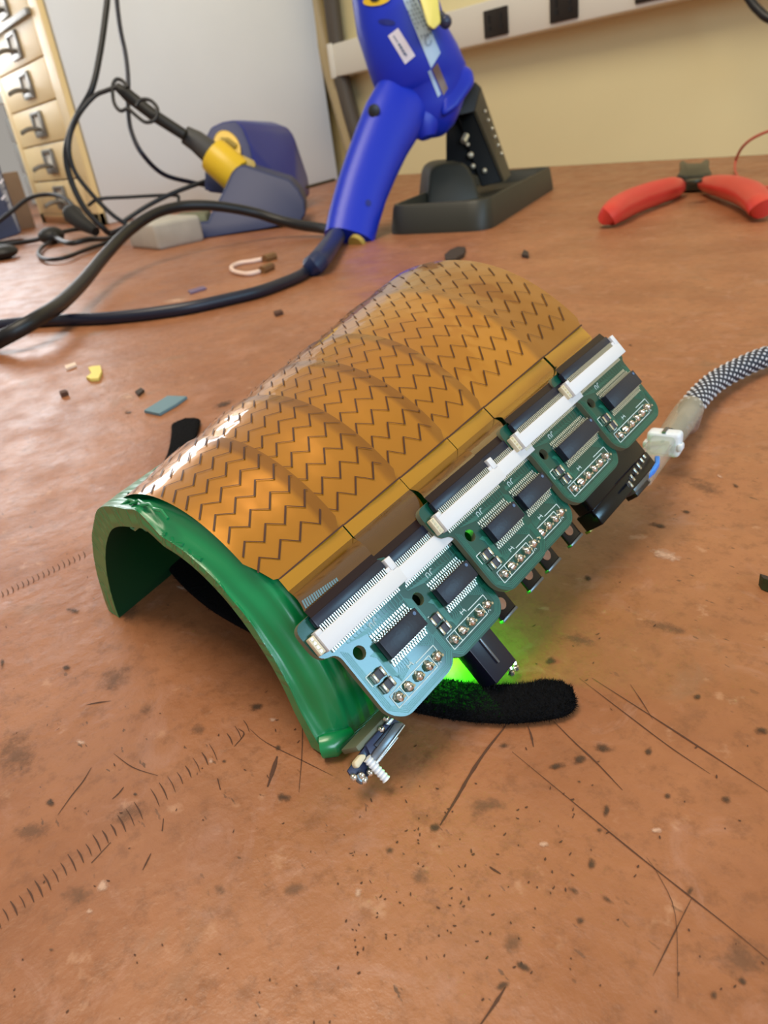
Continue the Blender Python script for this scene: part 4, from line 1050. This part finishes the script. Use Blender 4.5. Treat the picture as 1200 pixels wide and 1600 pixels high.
for n_ in range(5200):
    i = r3.randrange(len(G)-1)
    if n_ < 3800: i = r3.randrange(int(len(G)*.70), len(G)-1)
    q = r3.randrange(0, 9) if r3.random() < .8 else r3.choice((0, 8, 15)); t = r3.random(); v = r3.random()
    p = (G[i][q]*(1-t)+G[i+1][q]*t)*(1-v)+(G[i][q+1]*(1-t)+G[i+1][q+1]*t)*v
    c = cp_[i]+np.array([0, 0, th_/2]); nrm = nz((p-c)*np.array([1, 1, 2.5])); d = nz(nrm+np.array([r3.uniform(-1, 1), r3.uniform(-1, 1), r3.uniform(-.2, .8)])*.8)
    l = r3.uniform(.004, .010); sd = nz(np.cross(d, np.array([r3.uniform(-1, 1), r3.uniform(-1, 1), .3])))*.0007
    mb.add([p-d*.001-sd, p-d*.001+sd, p+d*l], [(0, 1, 2)])
mat('strap_fuzz', (.006, .006, .006), .8, spec=.2)
fz = obj('strap_fuzz', mb, 'strap_fuzz', strap, smooth=False); fz['kind'] = 'stuff'

# ====================================================================== plugged-in cable
uc = thing('braided_cable', T(1078, 632, .05), 'grey and white braided charging cable with a clear plug, entering from the right', 'cable')
pp = [T(1700, 640, .05), T(1480, 572, .05), T(1340, 548, .05), T(1262, 545, .05), T(1200, 557, .05), T(1160, 573, .05), T(1120, 595, .052), T(1095, 617, .056), T(1077, 640, .062)]
sp_ = smooth_path(pp, 12); mb = MB(); mb.tube(sp_, .037, 16); obj('core', mb, 'braid_dark', uc)
# woven threads: pale beads in a diagonal weave over the dark core
mb = MB(); n_ = len(sp_); acc = 0; rowi = 0
Ld_ = [0]
for i in range(1, n_): Ld_.append(Ld_[-1]+np.linalg.norm(sp_[i]-sp_[i-1]))
step = .0215; s_ = 0; NR = 11
while s_ < Ld_[-1]:
    i = min(n_-2, int(np.searchsorted(Ld_, s_, side='right'))-1); f_ = (s_-Ld_[i])/(Ld_[i+1]-Ld_[i]+1e-9); p = sp_[i]*(1-f_)+sp_[i+1]*f_
    t = nz(sp_[i+1]-sp_[i]); a = nz(np.cross(t, EZ)); b = np.cross(a, t)
    for j in range(NR):
        q = 2*math.pi*(j+.5*(rowi % 2))/NR; nr = a*math.cos(q)+b*math.sin(q); sd = np.cross(t, nr)
        c = p+nr*.0365; mb.add([c+t*.0085+nr*.0005, c+sd*.0062+nr*.001, c-t*.0085+nr*.0005, c-sd*.0062+nr*.001, c+nr*.0045], [(0, 1, 4), (1, 2, 4), (2, 3, 4), (3, 0, 4)])
    s_ += step; rowi += 1
obj('braid', mb, 'braid_thread', uc, smooth=False)['kind'] = 'stuff'
s1 = [T(1079, 638, .062), T(1062, 662, .075), T(1044, 688, .09)]
mb = MB(); mb.tube(smooth_path(s1, 5), [.042, .043, .043, .043, .042, .041, .040, .040, .039, .038, .038], 18, cap=False); obj('clear_sleeve', mb, 'clear_sleeve', uc)
mb = MB(); mb.tube([T(1082, 642, .05), T(1074, 662, .055), T(1066, 676, .06)], [.034, .036, .014], 14); obj('shield', mb, 'shield_braid', uc)
mb = MB(); mb.tube([T(1078, 640, .06), T(1060, 668, .08), T(1040, 694, .095)], .018, 10); obj('inner_wire', mb, 'grip_grey', uc)
# plug body along the same line
pa_, pb_ = T(1044, 684, .09), T(994, 748, .125)
ax = nz(pb_-pa_); sx_ = nz(np.cross(ax, EZ)); ux = np.cross(sx_, ax)
ln_ = np.linalg.norm(pb_-pa_)
mb = MB(); mb.box(pa_+ax*(ln_*.55), (.034, .026, ln_*.42), (sx_, ux, ax)); obj('plug_body', mb, 'clear_plug', uc, bevel=.012, segs=3)
mb = MB(); mb.box(pa_+ax*.045, (.046, .036, .026), (sx_, ux, ax)); ck = obj('plug_collar', mb, 'white_clip', uc, bevel=.012, segs=3); ck['label'] = 'white plug collar'
mb = MB(); mb.box(pa_+ax*.045+ux*.0365, (.005, .002, .024), (sx_, ux, ax)); obj('collar_stripe', mb, 'gunmetal', ck)
for s_ in (-1, 1):
    mb = MB(); mb.box(pa_+ax*.058+sx_*.047*s_-ux*.004, (.007, .011, .018), (sx_, ux, ax)); obj('collar_lug', mb, 'white_clip', ck, bevel=.006)
mb = MB(); mb.box(pa_+ax*(ln_*.9), (.022, .012, .05), (sx_, ux, ax)); obj('plug_tip', mb, 'gunmetal', uc, bevel=.004)
bq = [T(x, y, .19) for x, y in ((1023, 712), (1031, 712), (1031, 722), (1024, 733), (1014, 742), (1016, 735), (1024, 722))]
mb = MB(); mb.prism(bq, -ux*.012); obj('blue_clip', mb, 'blue_clip', uc, bevel=.002)['label'] = 'bright blue clip'
